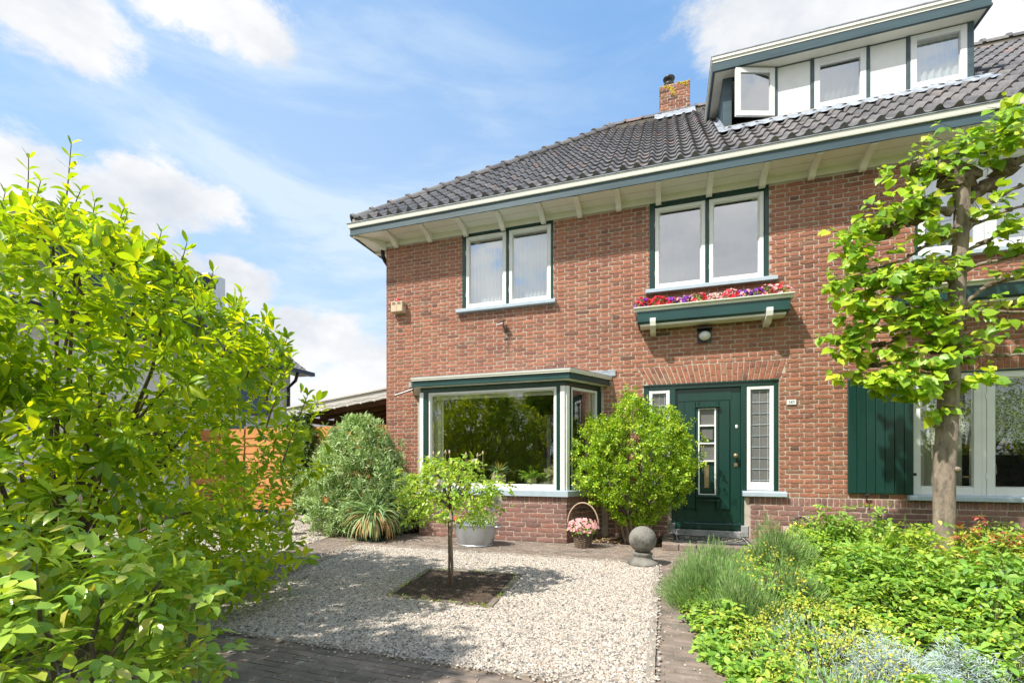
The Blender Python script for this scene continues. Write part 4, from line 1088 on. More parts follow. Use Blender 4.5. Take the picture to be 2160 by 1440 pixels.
for i in range(n + 1):
    x = DX0 - .10 + (DX1 - DX0 + .22) * i / n
    h = .010 * math.sin(2 * math.pi * (x - (XL - .44)) / TW)
    y2 = .56 + rnd.uniform(-.006, .006); y1 = .80
    vs += [(x, DY - .02, ZB - .015 + rnd.uniform(-.004, .004)), (x, DY - .07, ZB - .04), (x, y1, zr(y1) + .092 + h * .4), (x, y2, zr(y2) + .078 + h)]
mb.add(vs, [(i * 4 + k, i * 4 + k + 1, i * 4 + 5 + k, i * 4 + 4 + k) for i in range(n) for k in range(3)])
# side soakers on the left
vs = []; n = 14
for i in range(n + 1):
    y = .72 + i * .09
    vs += [(DX0 - .005, y, zr(y) + .12 + rnd.uniform(-.01, .01)), (DX0 - .02, y, zr(y) + .055), (DX0 - .12 - rnd.uniform(0, .03), y, zr(y) + .052 + rnd.uniform(-.01, .012))]
mb.add(vs, [(i * 3 + k, i * 3 + k + 1, i * 3 + 4 + k, i * 3 + 3 + k) for i in range(n) for k in range(2)])
vs = []
for i in range(n + 1):
    y = .78 + i * .09
    vs += [(DX1 + .005, y, zr(y) + .12 + rnd.uniform(-.01, .01)), (DX1 + .02, y, zr(y) + .055), (DX1 + .14 + rnd.uniform(0, .05), y, zr(y) + .055 + rnd.uniform(-.01, .012))]
mb.add(vs, [(i * 3 + k, i * 3 + k + 1, i * 3 + 4 + k, i * 3 + 3 + k) for i in range(n) for k in range(2)])
mb.build('dormer_flashing', 'lead', dorm, smooth='auto')

# ------------------------------------------------------------------ things on and around the house
def single(mb, name, mats, label, cat, loc, group=None, smooth=False):
    return tag(mb.build(name, mats, None, loc, smooth), label, cat, group)
# siren box
t = thing('alarm_siren', 'beige alarm siren box with red lamp on the wall near the left corner', 'alarm box', (-4.355, 0, 3.70))
mb = MB(); mb.bbox((-4.47, -.125, 3.70), (-4.24, -.008, 3.885), .012); mb.build('siren_case', 'siren', t)
mb = MB()
for x in (-4.44, -4.34):
    for k in range(4): mb.box((x, -.1275, 3.825 + k * .013), (x + .065, -.1245, 3.830 + k * .013))
for k in range(4): mb.box((-4.241, -.10, 3.80 + k * .014), (-4.2385, -.03, 3.806 + k * .014))
mb.box((-4.357, -.1262, 3.705), (-4.353, -.1245, 3.82)); mb.build('siren_slot', 'wood_brown', t)
mb = MB(); mb.lathe([(.052, 0), (.052, .018), (.044, .038), (.026, .054), (.004, .060)], (-4.36, -.066, 3.884), 18); mb.build('siren_lamp', 'red', t, smooth=True)
# old bracket with a hook
t = thing('wall_bracket', 'rusty flag bracket with a pale pin on the brick wall under the left upstairs window', 'wall bracket', (-2.42, 0, 3.25))
mb = MB(); mb.bbox((-2.455, -.03, 3.23), (-2.395, -.006, 3.33)); mb.tube([(-2.42, -.02, 3.25), (-2.43, -.09, 3.30), (-2.425, -.10, 3.36)], .016, 8); mb.blob((-2.425, -.1, 3.375), .02, 8)
mb.tube([(-2.40, -.03, 3.30), (-2.36, -.06, 3.27), (-2.37, -.03, 3.23)], .013, 7); mb.build('bracket_iron', 'twig', t)
mb = MB(); mb.tube([(-2.43, -.10, 3.335), (-2.54, -.13, 3.305)], [.010, .004], 6); mb.build('bracket_pin', 'white', t)
# porch lamp
t = thing('wall_lamp', 'square dark wall lamp with round opal glass above the front door', 'wall lamp', (.548, 0, 2.80))
mb = MB(); mb.box((.458, -.02, 2.805), (.638, -.006, 2.99)); mb.bbox((.45, -.12, 2.985), (.646, -.006, 3.005)); mb.build('lamp_base', 'black', t)
mb = MB(); mb.blob((.548, -.05, 2.895), (.078, .065, .066), 22, 0); mb.build('lamp_globe', 'opal', t, smooth=True)
# number plate
t = thing('house_number_sign', 'small white enamel house number plate reading 145 beside the front door', 'house number', (1.628, 0, 1.90))
mb = MB(); mb.bbox((1.572, -.016, 1.892), (1.684, -.004, 1.960), .003); mb.build('number_plate', 'white', t)
mb = MB()
def digit(ch_, x, z, w_=.021, h=.040, s=.0045):
    y0, y1 = -.0175, -.0150
    B = lambda a, b, c, d_: mb.box((x + a, y0, z + b), (x + c, y1, z + d_))
    if ch_ == '1': B(.009, 0, .014, h); B(.004, h - .008, .009, h - .004); B(.004, 0, .019, .003)
    if ch_ == '4': B(.014, 0, .019, h); B(0, .011, .023, .015); mb.add([(x + 0, y0, z + .013), (x + .004, y0, z + .013), (x + .018, y0, z + h), (x + .014, y0, z + h)], [(0, 1, 2, 3)])
    if ch_ == '5':
        B(.002, h - .004, .020, h); B(.002, .021, .006, h)
        pts = [(.003, .022), (.011, .026), (.018, .021), (.020, .013), (.016, .004), (.009, .001), (.002, .005)]
        mb.tube([(x + p[0], y1, z + p[1]) for p in pts], .0024, 5)
digit('1', 1.592, 1.906); digit('4', 1.615, 1.906); digit('5', 1.643, 1.906); mb.build('number', 'black', t)
# window boxes
def wbox(name, label, x0, x1, z0, zt, brs):
    t = thing(name, label, 'flower box', ((x0 + x1) / 2, 0, z0))
    mb = MB()
    mb.extrude([(-.01, z0), (-.235, z0), (-.262, z0 + .02), (-.272, zt - .05), (-.01, zt - .05)], 'x', x0 + .045, x1 - .045); mb.extrude([(-.235, z0 + .020), (-.268, z0 + .020), (-.268, z0 + .026), (-.235, z0 + .026)], 'x', x0 + .04, x1 - .04)
    mb.build('box_body', 'greenl', t)
    mb = MB(); mb.extrude([(-.24, zt - .055), (-.274, zt - .055), (-.282, zt - .03), (-.315, zt - .012), (-.315, zt), (-.24, zt)], 'x', x0, x1)
    for (a, b) in ((x0, x0 + .05), (x1 - .05, x1)): mb.box((a, -.239, zt - .05), (b, -.01, zt - .001))
    mb.box((x0 + .08, -.22, z0 - .03), (x1 - .08, -.02, z0 - .001)); mb.build('box_rim', 'cream', t)
    mb = MB(); mb.box((x0 + .05, -.238, zt - .07), (x1 - .05, -.012, zt - .02)); mb.build('potting_soil', 'soil', t)
    for bx_ in brs:
        mb = MB(); mb.extrude([(-.006, z0 - .002), (-.305, z0 + .055), (-.305, z0 + .01), (-.29, z0 - .05), (-.22, z0 - .085), (-.16, z0 - .12), (-.006, z0 - .13)], 'x', bx_ - .038, bx_ + .038); mb.build('box_bracket', 'cream', t)
    return t
wbox('flower_box', 'long dark green window box with cream rim above the front door', -.40, 1.60, 3.085, 3.305, (-.145, 1.315))
wbox('flower_box', 'dark green window box behind the lime tree branches', 2.66, 5.6, 3.02, 3.235, (3.0, 5.2))
def disc_leaves(n, c, r, up=.5):
    p = np.array(c) + rng.normal(size=(n, 3)) * np.array(r)
    return p
def flowers(name, label, c, r, cols, n=60, leafn=70, group=None, cat='flowers', fs=.022, lmat='leaf_fresh', ls=.03, sub='petal'):
    t = thing(name, label, cat, (c[0], c[1], c[2] - r[2]), group)
    p = np.array(c) + rdir(leafn) * np.array(r) * (rng.random((leafn, 1)) ** .5) - np.array([0, 0, r[2] * .25])
    leaves('foliage', L_OVATE, p, rdir(leafn) + [0, -.3, .2], rdir(leafn) + [0, -.5, .8], rng.uniform(.7, 1.2, leafn) * ls, lmat, t)
    for col, w_ in cols:
        m = int(n * w_); q = np.array(c) + rdir(m) * np.array(r) * (.75 + .3 * rng.random((m, 1))); q[:, 2] = np.maximum(q[:, 2], c[2] - r[2] * .5)
        nrm_ = norm(q - np.array(c)) + [0, -.6, .5]
        P = np.repeat(q, 5, axis=0); Nn = np.repeat(norm(nrm_), 5, axis=0)
        a = np.tile(np.arange(5) * 1.2566, m) + np.repeat(rng.uniform(0, 6, m), 5)
        e1 = norm(np.cross(Nn, [0.3, 0.2, 1])); e2 = np.cross(Nn, e1)
        ax = e1 * np.cos(a)[:, None] + e2 * np.sin(a)[:, None] + Nn * .25
        leaves('blossom', L_PETAL, P, ax, Nn, np.repeat(rng.uniform(.75, 1.2, m) * fs, 5), col, t)
    return t
fb = [(-.28, ['fl_red', 'fl_purple'], 'scarlet and violet petunias at the left end of the window box'), (-.07, ['fl_red'], 'small red petunias with much green, second from the left end of the window box'),
      (.10, ['fl_purple', 'fl_red'], 'violet petunias with red tops, left of the first pink ones in the window box'), (.27, ['fl_purple', 'fl_pink'], 'violet and pale pink petunias in the left half of the window box'),
      (.45, ['fl_red', 'fl_pink'], 'red geranium over pale pink flowers in the window box, left of its middle'), (.66, ['fl_pink'], 'faded pink flowers with pale green leaves at the middle of the window box'),
      (.86, ['fl_red', 'fl_pink'], 'big red geranium just right of the middle of the window box'), (1.03, ['fl_purple', 'fl_pink'], 'pink and violet petunias left of the deep violet clump in the window box'),
      (1.16, ['fl_purple', 'fl_purple'], 'deep violet petunia clump in the right half of the window box'), (1.30, ['fl_pink', 'fl_red'], 'pale pink petunias with red above, near the right end of the window box'),
      (1.46, ['fl_red', 'fl_pink'], 'tall red geranium at the right end of the window box')]
for x, cs, lb in fb:
    tall = .075 if 'geranium' in lb or 'end' in lb else .05
    flowers('petunia', lb, (x, -.215, 3.335 + tall * .4), (.12, .08, tall * 1.25), [(c_, 1.0 / len(cs)) for c_ in cs], 60, 110, 'flowering plants in the window box', 'flowers', .026)
# stone balls on their feet
def ballf(label, c):
    t = thing('stone_ball', label, 'garden ornament', c, 'stone balls on feet beside the paths')
    mb = MB(); mb.lathe([(.165, 0), (.168, .02), (.16, .035), (.125, .055), (.10, .08), (.095, .10), (.108, .115), (.108, .13), (.09, .14)], c, 28); mb.build('ball_foot', 'stone', t, smooth=True)
    mb = MB(); pr = [(.147 * math.sin(math.pi * k / 22), .147 * (1 - math.cos(math.pi * k / 22)) + .128) for k in range(1, 22)]; mb.lathe(pr, c, 40); mb.build('ball', 'stone', t, smooth=True)
ballf('weathered grey stone ball on a flared foot at the gravel corner near the doorstep', (-.22, -1.78, 0))
ballf('grey stone ball on a foot, half hidden behind the magnolia leaves', (-5.6, -1.4, 0))
# zinc tub
tc_ = (-2.44, -1.21, 0)
t = thing('zinc_tub', 'old oval zinc wash tub planted with flowers in front of the bay window', 'tub', tc_)
mb = MB()
pr = [(.235, 0), (.24, .012), (.232, .02), (.245, .05), (.268, .15), (.282, .225), (.284, .232), (.288, .27), (.300, .282), (.300, .292), (.288, .296), (.28, .285), (.27, .24), (.25, .22)]
mb.lathe(pr, tc_, 40, 1.05, .78, cap=False); mb.lathe([(.0, .0), (.24, .002)], tc_, 40, 1.05, .78, cap=False); mb.build('tub_wall', 'zinc', t, smooth='auto')
for s in (-1, 1):
    mb = MB(); x = tc_[0] + s * .30
    mb.tube([(x, tc_[1] - .07, .262), (x + s * .055, tc_[1] - .055, .262), (x + s * .07, tc_[1], .262), (x + s * .055, tc_[1] + .055, .262), (x, tc_[1] + .07, .262)], .012, 8); mb.build('tub_handle', 'zinc', t, smooth=True)
mb = MB(); mb.lathe([(.001, .235), (.15, .245), (.268, .23)], tc_, 30, 1.05, .78, cap=False); mb.build('potting_soil', 'soil', t)
flowers('tub_flowers', 'grey-leaved bushy plants growing in the zinc tub', (-2.34, -1.21, .37), (.22, .16, .12), [('fl_pink', .15), ('fl_white', .1)], 40, 700, None, 'flowers', .014, 'leaf_buddleja', .034)
flowers('tub_flowers', 'coral pink flowers at the left edge of the zinc tub', (-2.66, -1.33, .34), (.09, .08, .07), [('fl_pink', .6), ('fl_red', .15)], 22, 70, None, 'flowers', .026)
# wicker basket
bc_ = (-1.02, -.92, 0)
t = thing('wicker_basket', 'small brown wicker basket with a tall hooped handle beside the bay', 'basket', bc_)
mb = MB()
for k in range(15):
    r = .098 + .030 * (k / 14); z = .006 + k * .0125
    pts = []
    for i in range(33):
        q = 2 * math.pi * i / 32; rr = r + .006 * math.cos(q * 8 + (math.pi if k % 2 else 0)); pts.append((bc_[0] + rr * math.cos(q), bc_[1] + rr * math.sin(q), z))
    mb.tube(pts, .0075, 5, cap=False)
mb.lathe([(.09, .005), (.098, .02), (.122, .17)], bc_, 24); mb.build('basket_body', 'wicker', t)
mb = MB()
for o in (-.006, .006): mb.tube([(bc_[0] + .205 * math.cos(q) * 1.0, bc_[1] + o, .30 + .285 * math.sin(q)) if 0 <= q <= math.pi else None for q in [math.pi * i / 24 for i in range(25)]], .009, 7)
mb.tube([(bc_[0] - .205, bc_[1], .30), (bc_[0] - .12, bc_[1], .17)], .009, 6); mb.tube([(bc_[0] + .205, bc_[1], .30), (bc_[0] + .12, bc_[1], .17)], .009, 6)
mb.build('basket_handle', 'cane', t, smooth=True)
flowers('begonia', 'salmon pink begonia overflowing the wicker basket', (-1.02, -.95, .27), (.20, .16, .11), [('fl_pink', .9), ('fl_pink', .5)], 120, 330, None, 'flowers', .024, 'leaf_fresh', .035)
# doormat
t = thing('doormat', 'black rubber doormat with a pale lattice pattern on the doorstep', 'doormat', (.60, -.40, .088))
mb = MB(); mb.box((.13, -.70, .093), (1.05, -.12, .104)); mb.build('mat_base', 'mat', t)
mb = MB()
def strip(a, b, w_=.012):
    a, b = Vector(a + (0,)), Vector(b + (0,)); d_ = (b - a).normalized(); n = Vector((-d_.y, d_.x, 0)) * w_ / 2
    mb.add([tuple(p) for p in (a - n + Vector((0, 0, .1085)), b - n + Vector((0, 0, .1085)), b + n + Vector((0, 0, .1085)), a + n + Vector((0, 0, .1085)))], [(0, 1, 2, 3)])
for x0, x1, y0, y1 in ((.17, 1.01, -.66, -.16),):
    strip((x0, y0), (x1, y0)); strip((x0, y1), (x1, y1)); strip((x0, y0), (x0, y1)); strip((x1, y0), (x1, y1))
n = 6
for i in range(n):
    xa = .20 + i * .13
    strip((xa, -.60), (xa + .13, -.41)); strip((xa + .13, -.41), (xa, -.22)); strip((xa + .13, -.60), (xa, -.41)); strip((xa, -.41), (xa + .13, -.22))
    q = [(xa + .065 + .03 * math.cos(a), -.41 + .035 * math.sin(a)) for a in [k * .785 for k in range(9)]]
    for k in range(8): strip(q[k], q[k + 1], .009)
mb.build('mat_pattern', 'matl', t)
# logs and a succulent by the wall
def log(label, a, b, r):
    mb = MB(); a, b = Vector(a), Vector(b)
    pts = [a.lerp(b, k / 5) + Vector((0, 0, rnd.uniform(-.006, .006))) for k in range(6)]
    mb.tube(pts, [r * rnd.uniform(.9, 1.1) for _ in pts], 9)
    return single(mb, 'firewood_log', 'wood_old', label, 'log', tuple((a + b) / 2), 'split logs stacked against the wall')
log('grey split log with a cut end, lying against the wall right of the door', (1.42, -.36, .08), (1.66, -.16, .09), .085)
log('pale split log leaning on top of the logs right of the door', (1.62, -.22, .26), (2.02, -.12, .30), .07)
log('short log standing behind the hen and chicks plant', (1.50, -.20, .22), (1.72, -.30, .23), .07)
t = thing('succulent_bowl', 'dark purple houseleek in a rusty bowl on the logs', 'potted plant', (1.66, -.33, .22))
mb = MB(); mb.lathe([(.05, 0), (.08, .03), (.085, .05), (.075, .05)], (1.66, -.33, .285), 18); mb.build('bowl', 'rot', t)
p = np.array((1.66, -.33, .37)) + rdir(90) * [.07, .05, .04]; MAT['leaf_purple'] = leafy('leaf_purple', [(0, (.05, .03, .05)), (1, (.13, .09, .11))], .1, (1, 1, 1), .5)
leaves('foliage', L_OVATE, p, norm(p - np.array((1.66, -.33, .34))) + [0, 0, .3], rdir(90) + [0, 0, 1.5], np.full(90, .035), 'leaf_purple', t)

# ---- inside the windows
def curtain(name, label, x0, x1, z0, z1, y, mat, waves=9, amp=.02, group=None, scallop=0.0):
    mb = MB(); n = max(24, int((x1 - x0) / .012)); vs = []
    rows = [0, .5, .92, 1]
    for i in range(n + 1):
        t_ = i / n; x = x0 + (x1 - x0) * t_; yy = y + amp * math.sin(2 * math.pi * waves * t_) + amp * .4 * math.sin(2 * math.pi * waves * 2.3 * t_ + 1)
        zb = z0 - scallop * abs(math.sin(math.pi * (x1 - x0) / .085 * t_)) ** .6
        for r in rows: vs.append((x, yy, z1 + (zb - z1) * r))
    k = len(rows); mb.add(vs, [(i * k + j, i * k + j + 1, (i + 1) * k + j + 1, (i + 1) * k + j) for i in range(n) for j in range(k - 1)])
    return single(mb, name, mat, label, 'curtain', ((x0 + x1) / 2, y, z1), group, smooth=True)
curtain('curtain', 'pale net curtain behind the left pane of the window above the bay', -3.10, -2.44, 3.70, 4.84, .20, 'net', 10, .012)
curtain('curtain', 'pale net curtain behind the right pane of the window above the bay', -2.35, -1.70, 3.70, 4.84, .20, 'net', 10, .012)
curtain('curtain', 'faint gauze curtain behind the left pane above the front door', -.10, .55, 3.68, 4.82, .55, 'gauze', 7, .02)
curtain('curtain', 'white net curtain behind the upstairs window of the lime tree side', 3.02, 5.3, 3.72, 4.80, .28, 'net', 20, .02)
curtain('curtain', 'green-white net curtain in the middle dormer window', 2.20, 2.76, 6.40, 7.15, 1.03, 'gauze', 7, .012)
curtain('curtain', 'wispy net curtain in the right dormer window', 3.38, 3.92, 6.40, 7.15, 1.03, 'net', 6, .012)
curtain('curtain', 'lace valance with scalloped edge in the left pane behind the lime trunk', 3.03, 3.63, 1.37, 2.2, .20, 'lace', 6, .012, None, .03)
curtain('curtain', 'lace valance with scalloped edge in the middle pane of the right window', 3.74, 4.38, 1.39, 2.2, .20, 'lace', 6, .012, None, .03)
curtain('curtain', 'heavy beige drape hanging behind the lime trunk in the right window', 3.02, 3.62, .75, 2.2, .34, 'drape', 6, .03)
curtain('curtain', 'narrow beige drape edge in the middle pane of the right window', 3.70, 3.90, .75, 2.2, .34, 'drape', 2, .02)
curtain('curtain', 'pale vertical curtain at the left end of the bay window', -3.40, -3.27, .79, 2.16, -.50, 'drape', 2, .02)
curtain('curtain', 'pale curtain at the right end of the bay window', -1.10, -1.00, .79, 2.16, -.10, 'drape', 2, .02)
mb = MB(); mb.box((-3.39, -.60, 2.085), (-1.47, -.595, 2.16)); single(mb, 'roller_blind', 'drape', 'rolled down strip of cream blind along the top of the bay window', 'blind', (-2.4, -.6, 2.1))
mb = MB(); mb.box((-2.28, 2.2, .06), (-2.20, 2.25, 2.1)); mb.box((-2.08, 2.2, .06), (-1.98, 2.25, 2.1)); mb.box((-2.2, 2.2, 2.0), (-2.08, 2.25, 2.1)); single(mb, 'room_door_frame', 'white', 'pale door frame standing deep inside the room behind the bay window', 'door frame', (-2.15, 2.2, .06))
mb = MB(); mb.lathe([(.02, 0), (.10, .05), (.14, .13), (.13, .24), (.06, .30), (.05, .33)], (0, 0, 0), 20); mb.v = [(3.98 + p[0], .62 + p[1] * .6, .86 + p[2]) for p in mb.v]; single(mb, 'cream_ornament', 'cream', 'cream ornament standing in the dark behind the middle pane of the right window', 'ornament', (3.98, .62, .86), None, True)  # vase-shaped ornament behind the pane, not a lamp
# pots on the window board
def pot(x, y, r, h, label, kind, z=.771):
    t = thing('potted_plant', label, 'potted plant', (x, y, z), 'pots on the bay window board')
    mb = MB(); mb.lathe([(r * .62, 0), (r * .75, h * .06), (r * .97, h * .35), (r, h * .55), (r * .9, h * .85), (r * .72, h * .97), (r * .74, h), (r * .66, h * .98), (r * .6, h * .85)], (x, y, z), 28); mb.build('pot', 'clay', t, smooth=True)
    c = np.array((x, y, z + h))
    if kind == 'brom':
        n = 34; d_ = rdir(n); d_[:, 2] = np.abs(d_[:, 2]) * .7 + .25
        leaves('foliage', L_STRAP[:2], np.tile(c, (n, 1)) + d_ * .02, d_, np.tile([0, 0, 1.], (n, 1)) + d_ * .0, rng.uniform(.14, .26, n), 'leaf_strap', t, wide=1.9)
        n = 9; d_ = rdir(n) * .5; d_[:, 2] = 1
        leaves('blossom', L_STRAP[:1], np.tile(c, (n, 1)), d_, rdir(n), rng.uniform(.14, .2, n), 'leaf_orange', t, wide=1.6)
    elif kind == 'fern':
        n = 26; d_ = rdir(n); d_[:, 2] = np.abs(d_[:, 2]) * .8 + .2; P = []; A = []
        for k in range(n):
            L = rng.uniform(.14, .28); dd = d_[k]
            for s in np.linspace(.15, 1, 10):
                q = c + dd * L * s + np.array((0, 0, -.10 * s * s)); P += [q, q]; sd = np.cross(dd, [0, 0, 1]); A += [sd + dd * .5, -sd + dd * .5]
        P = np.array(P); A = np.array(A); leaves('foliage', L_NARROW, P, A, np.tile([0, 0, 1.], (len(P), 1)) + rdir(len(P)) * .3, rng.uniform(.04, .07, len(P)), 'leaf_fresh', t, wide=1.5)
    else:
        n = 16; d_ = rdir(n); d_[:, 2] = d_[:, 2] * .6 + .2
        leaves('foliage', L_OBO, np.tile(c, (n, 1)) + d_ * .03, d_, rdir(n) + [0, 0, 1], rng.uniform(.12, .2, n), 'leaf_grey', t)
        if kind == 'pink':
            n = 10; d_ = rdir(n) * .5 + [-.1, 0, .9]; leaves('blossom', L_NARROW, np.tile(c + [0, 0, .1], (n, 1)), d_, rdir(n), np.full(n, .10), 'fl_pink', t)
MAT['leaf_orange'] = leafy('leaf_orange', [(0, (.42, .22, .05)), (1, (.55, .40, .08))], .3, (1.2, 1.1, .7), .5)
MAT['leaf_grey'] = leafy('leaf_grey', [(0, (.16, .17, .10)), (1, (.30, .27, .18))], .2, (1.2, 1.2, .8), .6)
pot(-2.36, -.50, .115, .19, 'bromeliad with orange heart in a wide ribbed olive pot', 'brom')
pot(-1.84, -.52, .075, .13, 'feathery green fern in a small speckled pot', 'fern')
pot(-1.47, -.45, .085, .17, 'pink-flowered plant with grey leaves in a tall pot at the bay corner', 'pink')
pot(-1.16, -.30, .08, .13, 'dusty plant in a round pot behind the angled side pane of the bay', 'grey')
mb = MB()
vs = []; n = 16
for i in range(n + 1):
    t_ = i / n; x = -2.62 + 1.1 * t_; zt = .79 + .075 * (abs(2 * t_ - 1) ** 1.6)
    vs += [(x, -.46, .772), (x, -.46, zt), (x, -.36, zt), (x, -.36, .772)]
mb.add(vs, [(i * 4 + k, i * 4 + k + 1, i * 4 + 5 + k, i * 4 + 4 + k) for i in range(n) for k in range(3)]); single(mb, 'stone_bowl', 'stone', 'low grey curved trough lying between the pots in the bay window', 'bowl', (-2.07, -.41, .772))

# ------------------------------------------------------------------ side yard and neighbours
ft = thing('wooden_fence', 'orange horizontal weatherboard fence closing off the side yard', 'fence', (-8.2, 1.1, 0))
for k, (x0, x1) in enumerate(((-10.75, -9.10), (-9.05, -7.40), (-7.20, -6.20), (-6.15, -5.15))):
    mb = MB()
    for r in range(10):
        z = .08 + r * .178
        wv = [rnd.uniform(-.008, .008) for _ in range(7)]
        vs = []
        for i in range(7):
            x = x0 + (x1 - x0) * i / 6
            vs += [(x, 1.085, z + wv[i]), (x, 1.108, z + .205), (x, 1.125, z + .205), (x, 1.115, z + wv[i])]
        mb.add(vs, [(i * 4 + a, i * 4 + (a + 1) % 4, (i + 1) * 4 + (a + 1) % 4, (i + 1) * 4 + a) for i in range(6) for a in range(4)] + [(0, 1, 2, 3), (27, 26, 25, 24)])
    mb.build('fence_panel', 'fence', ft)
for x in (-10.8, -9.08, -7.35, -6.17, -5.1):
    mb = MB(); mb.box((x - .05, 1.13, 0), (x + .05, 1.23, 1.95)); mb.build('fence_post', 'wood_brown', ft)
# lean-to roof
pg = thing('carport', 'weathered timber lean-to carport roof against the left side of the house', 'carport', (-6.2, 2.5, 0))
def zc(x): return 2.27 + (x + 7.66) * .1215
def slope_box(mb, x0, x1, y0, y1, h0, h1):
    vs = [(x, y, zc(x) + h) for x in (x0, x1) for y in (y0, y1) for h in (h0, h1)]
    mb.add(vs, [(0, 1, 3, 2), (4, 6, 7, 5), (0, 4, 5, 1), (2, 3, 7, 6), (0, 2, 6, 4), (1, 5, 7, 3)])
mb = MB(); slope_box(mb, -7.75, -4.70, .96, 1.0, -.16, .02); slope_box(mb, -7.78, -4.70, .93, 5.6, .02, .05); mb.build('carport_edge', 'wood_grey', pg)
for y in (1.45, 1.95, 2.45, 2.95, 3.45, 3.95, 4.45, 4.95, 5.45):
    mb = MB(); slope_box(mb, -7.7, -4.70, y - .03, y + .03, -.16, .0); mb.build('rafter', 'wood_brown', pg)
mb = MB(); slope_box(mb, -7.72, -4.70, 1.0, 5.6, .0, .019); mb.build('carport_deck', 'wood_brown', pg)
mb = MB(); mb.box((-7.62, 1.0, 2.0), (-7.48, 5.5, 2.12)); mb.build('carport_beam', 'wood_brown', pg)
for y in (1.1, 5.3):
    mb = MB(); mb.box((-7.62, y - .07, 0), (-7.48, y + .07, 2.0)); mb.build('post', 'wood_brown', pg)
sl = thing('string_light', 'string of small white bulbs hanging under the carport edge', 'string lights', (-6.2, .94, 2.2))
mb = MB(); pts = [(-7.6 + i * .16, .93, zc(-7.6 + i * .16) - .10 - .02 * math.sin(i * 1.57) ** 2) for i in range(18)]; mb.tube(pts, .004, 5); mb.build('cable', 'black', sl)
for i in range(1, 18, 2):
    p_ = pts[i]; mb = MB(); mb.blob((p_[0], p_[1], p_[2] - .05), .022, 8, 0); mb.tube([p_, (p_[0], p_[1], p_[2] - .035)], .006, 5); mb.build('bulb', 'opal', sl)
# neighbour: white rendered house with dark dormer
nb_ = thing('white_house', 'white rendered house with dark dormer and slate roof behind the magnolia', 'house', (-14.5, 1.5, 0))
mb = MB(); mb.box((-18.0, -3.5, 0), (-11.4, 4.9, 4.15)); mb.add([(-18.0, 4.9, 4.15), (-11.4, 4.9, 4.15), (-14.7, 4.9, 6.4), (-18.0, -3.5, 4.15), (-11.4, -3.5, 4.15), (-14.7, -3.5, 6.4)], [(0, 2, 1), (3, 4, 5)]); mb.build('wall', 'render', nb_)
nr_ = MB(); Vn = Vector((-1, 0, .70)).normalized(); Nn_ = Vector((.70, 0, 1)).normalized()
TWs = TW
tiles(nr_, Vector((-10.95, -3.9, 3.98)), Vector((0, 1, 0)), Vn, Nn_, int(9.3 / TW), 15, lambda p: not (-1.2 < p.y < 2.5 and p.z > 4.5) and p.y < 5.35)
nr_.cur = 1; nr_.add([(-10.9, -3.9, 3.96), (-10.9, 5.3, 3.96), (-14.7, 5.3, 6.62), (-14.7, -3.9, 6.62), (-18.5, -3.9, 3.96), (-18.5, 5.3, 3.96)], [(0, 1, 2, 3), (3, 2, 5, 4)])
nr_.build('roof', ['tile', 'underlay'], nb_)
mb = MB(); mb.box((-11.0, -3.95, 3.92), (-10.82, 5.35, 4.04)); mb.box((-11.4, -3.9, 3.93), (-11.0, 5.3, 3.97)); mb.tube([(-10.95, 4.75, 3.95), (-11.05, 4.75, 3.7), (-11.32, 4.75, 3.5), (-11.34, 4.75, .1)], .05, 8); mb.build('gutter', 'black', nb_)
mb = MB(); mb.box((-14.6, -.9, 4.6), (-12.1, 2.35, 5.95)); dq = mb.build('dormer', 'slate', nb_)
mb = MB(); mb.box((-14.7, -1.25, 5.95), (-11.9, 2.70, 6.22)); mb.build('dormer_edge', 'black', dq)
for y0, y1 in ((-.6, .2), (.45, 1.2), (1.4, 2.1)):
    mb = MB(); mb.box((-12.12, y0, 4.85), (-12.07, y1, 5.75)); mb.build('dormer_window', 'glass_dark2', dq) if 'glass_dark2' in MAT else mb.build('dormer_window', 'slate', dq)
mb = MB(); mb.box((-14.2, 3.75, 5.9), (-13.5, 4.35, 7.05)); mb.build('chimney', 'render', nb_)
for y0, y1, z0, z1 in ((2.9, 4.0, 2.5, 3.6), (-.5, 1.2, .9, 2.2), (2.4, 3.2, .2, 2.3)):
    mb = MB(); mb.box((-11.41, y0, z0), (-11.37, y1, z1)); w2 = mb.build('window', 'black', nb_)
    mb = MB(); mb.box((-11.375, y0 + .06, z0 + .06), (-11.365, y1 - .06, z1 - .06)); mb.build('glass_pane', 'glass_dark', w2)
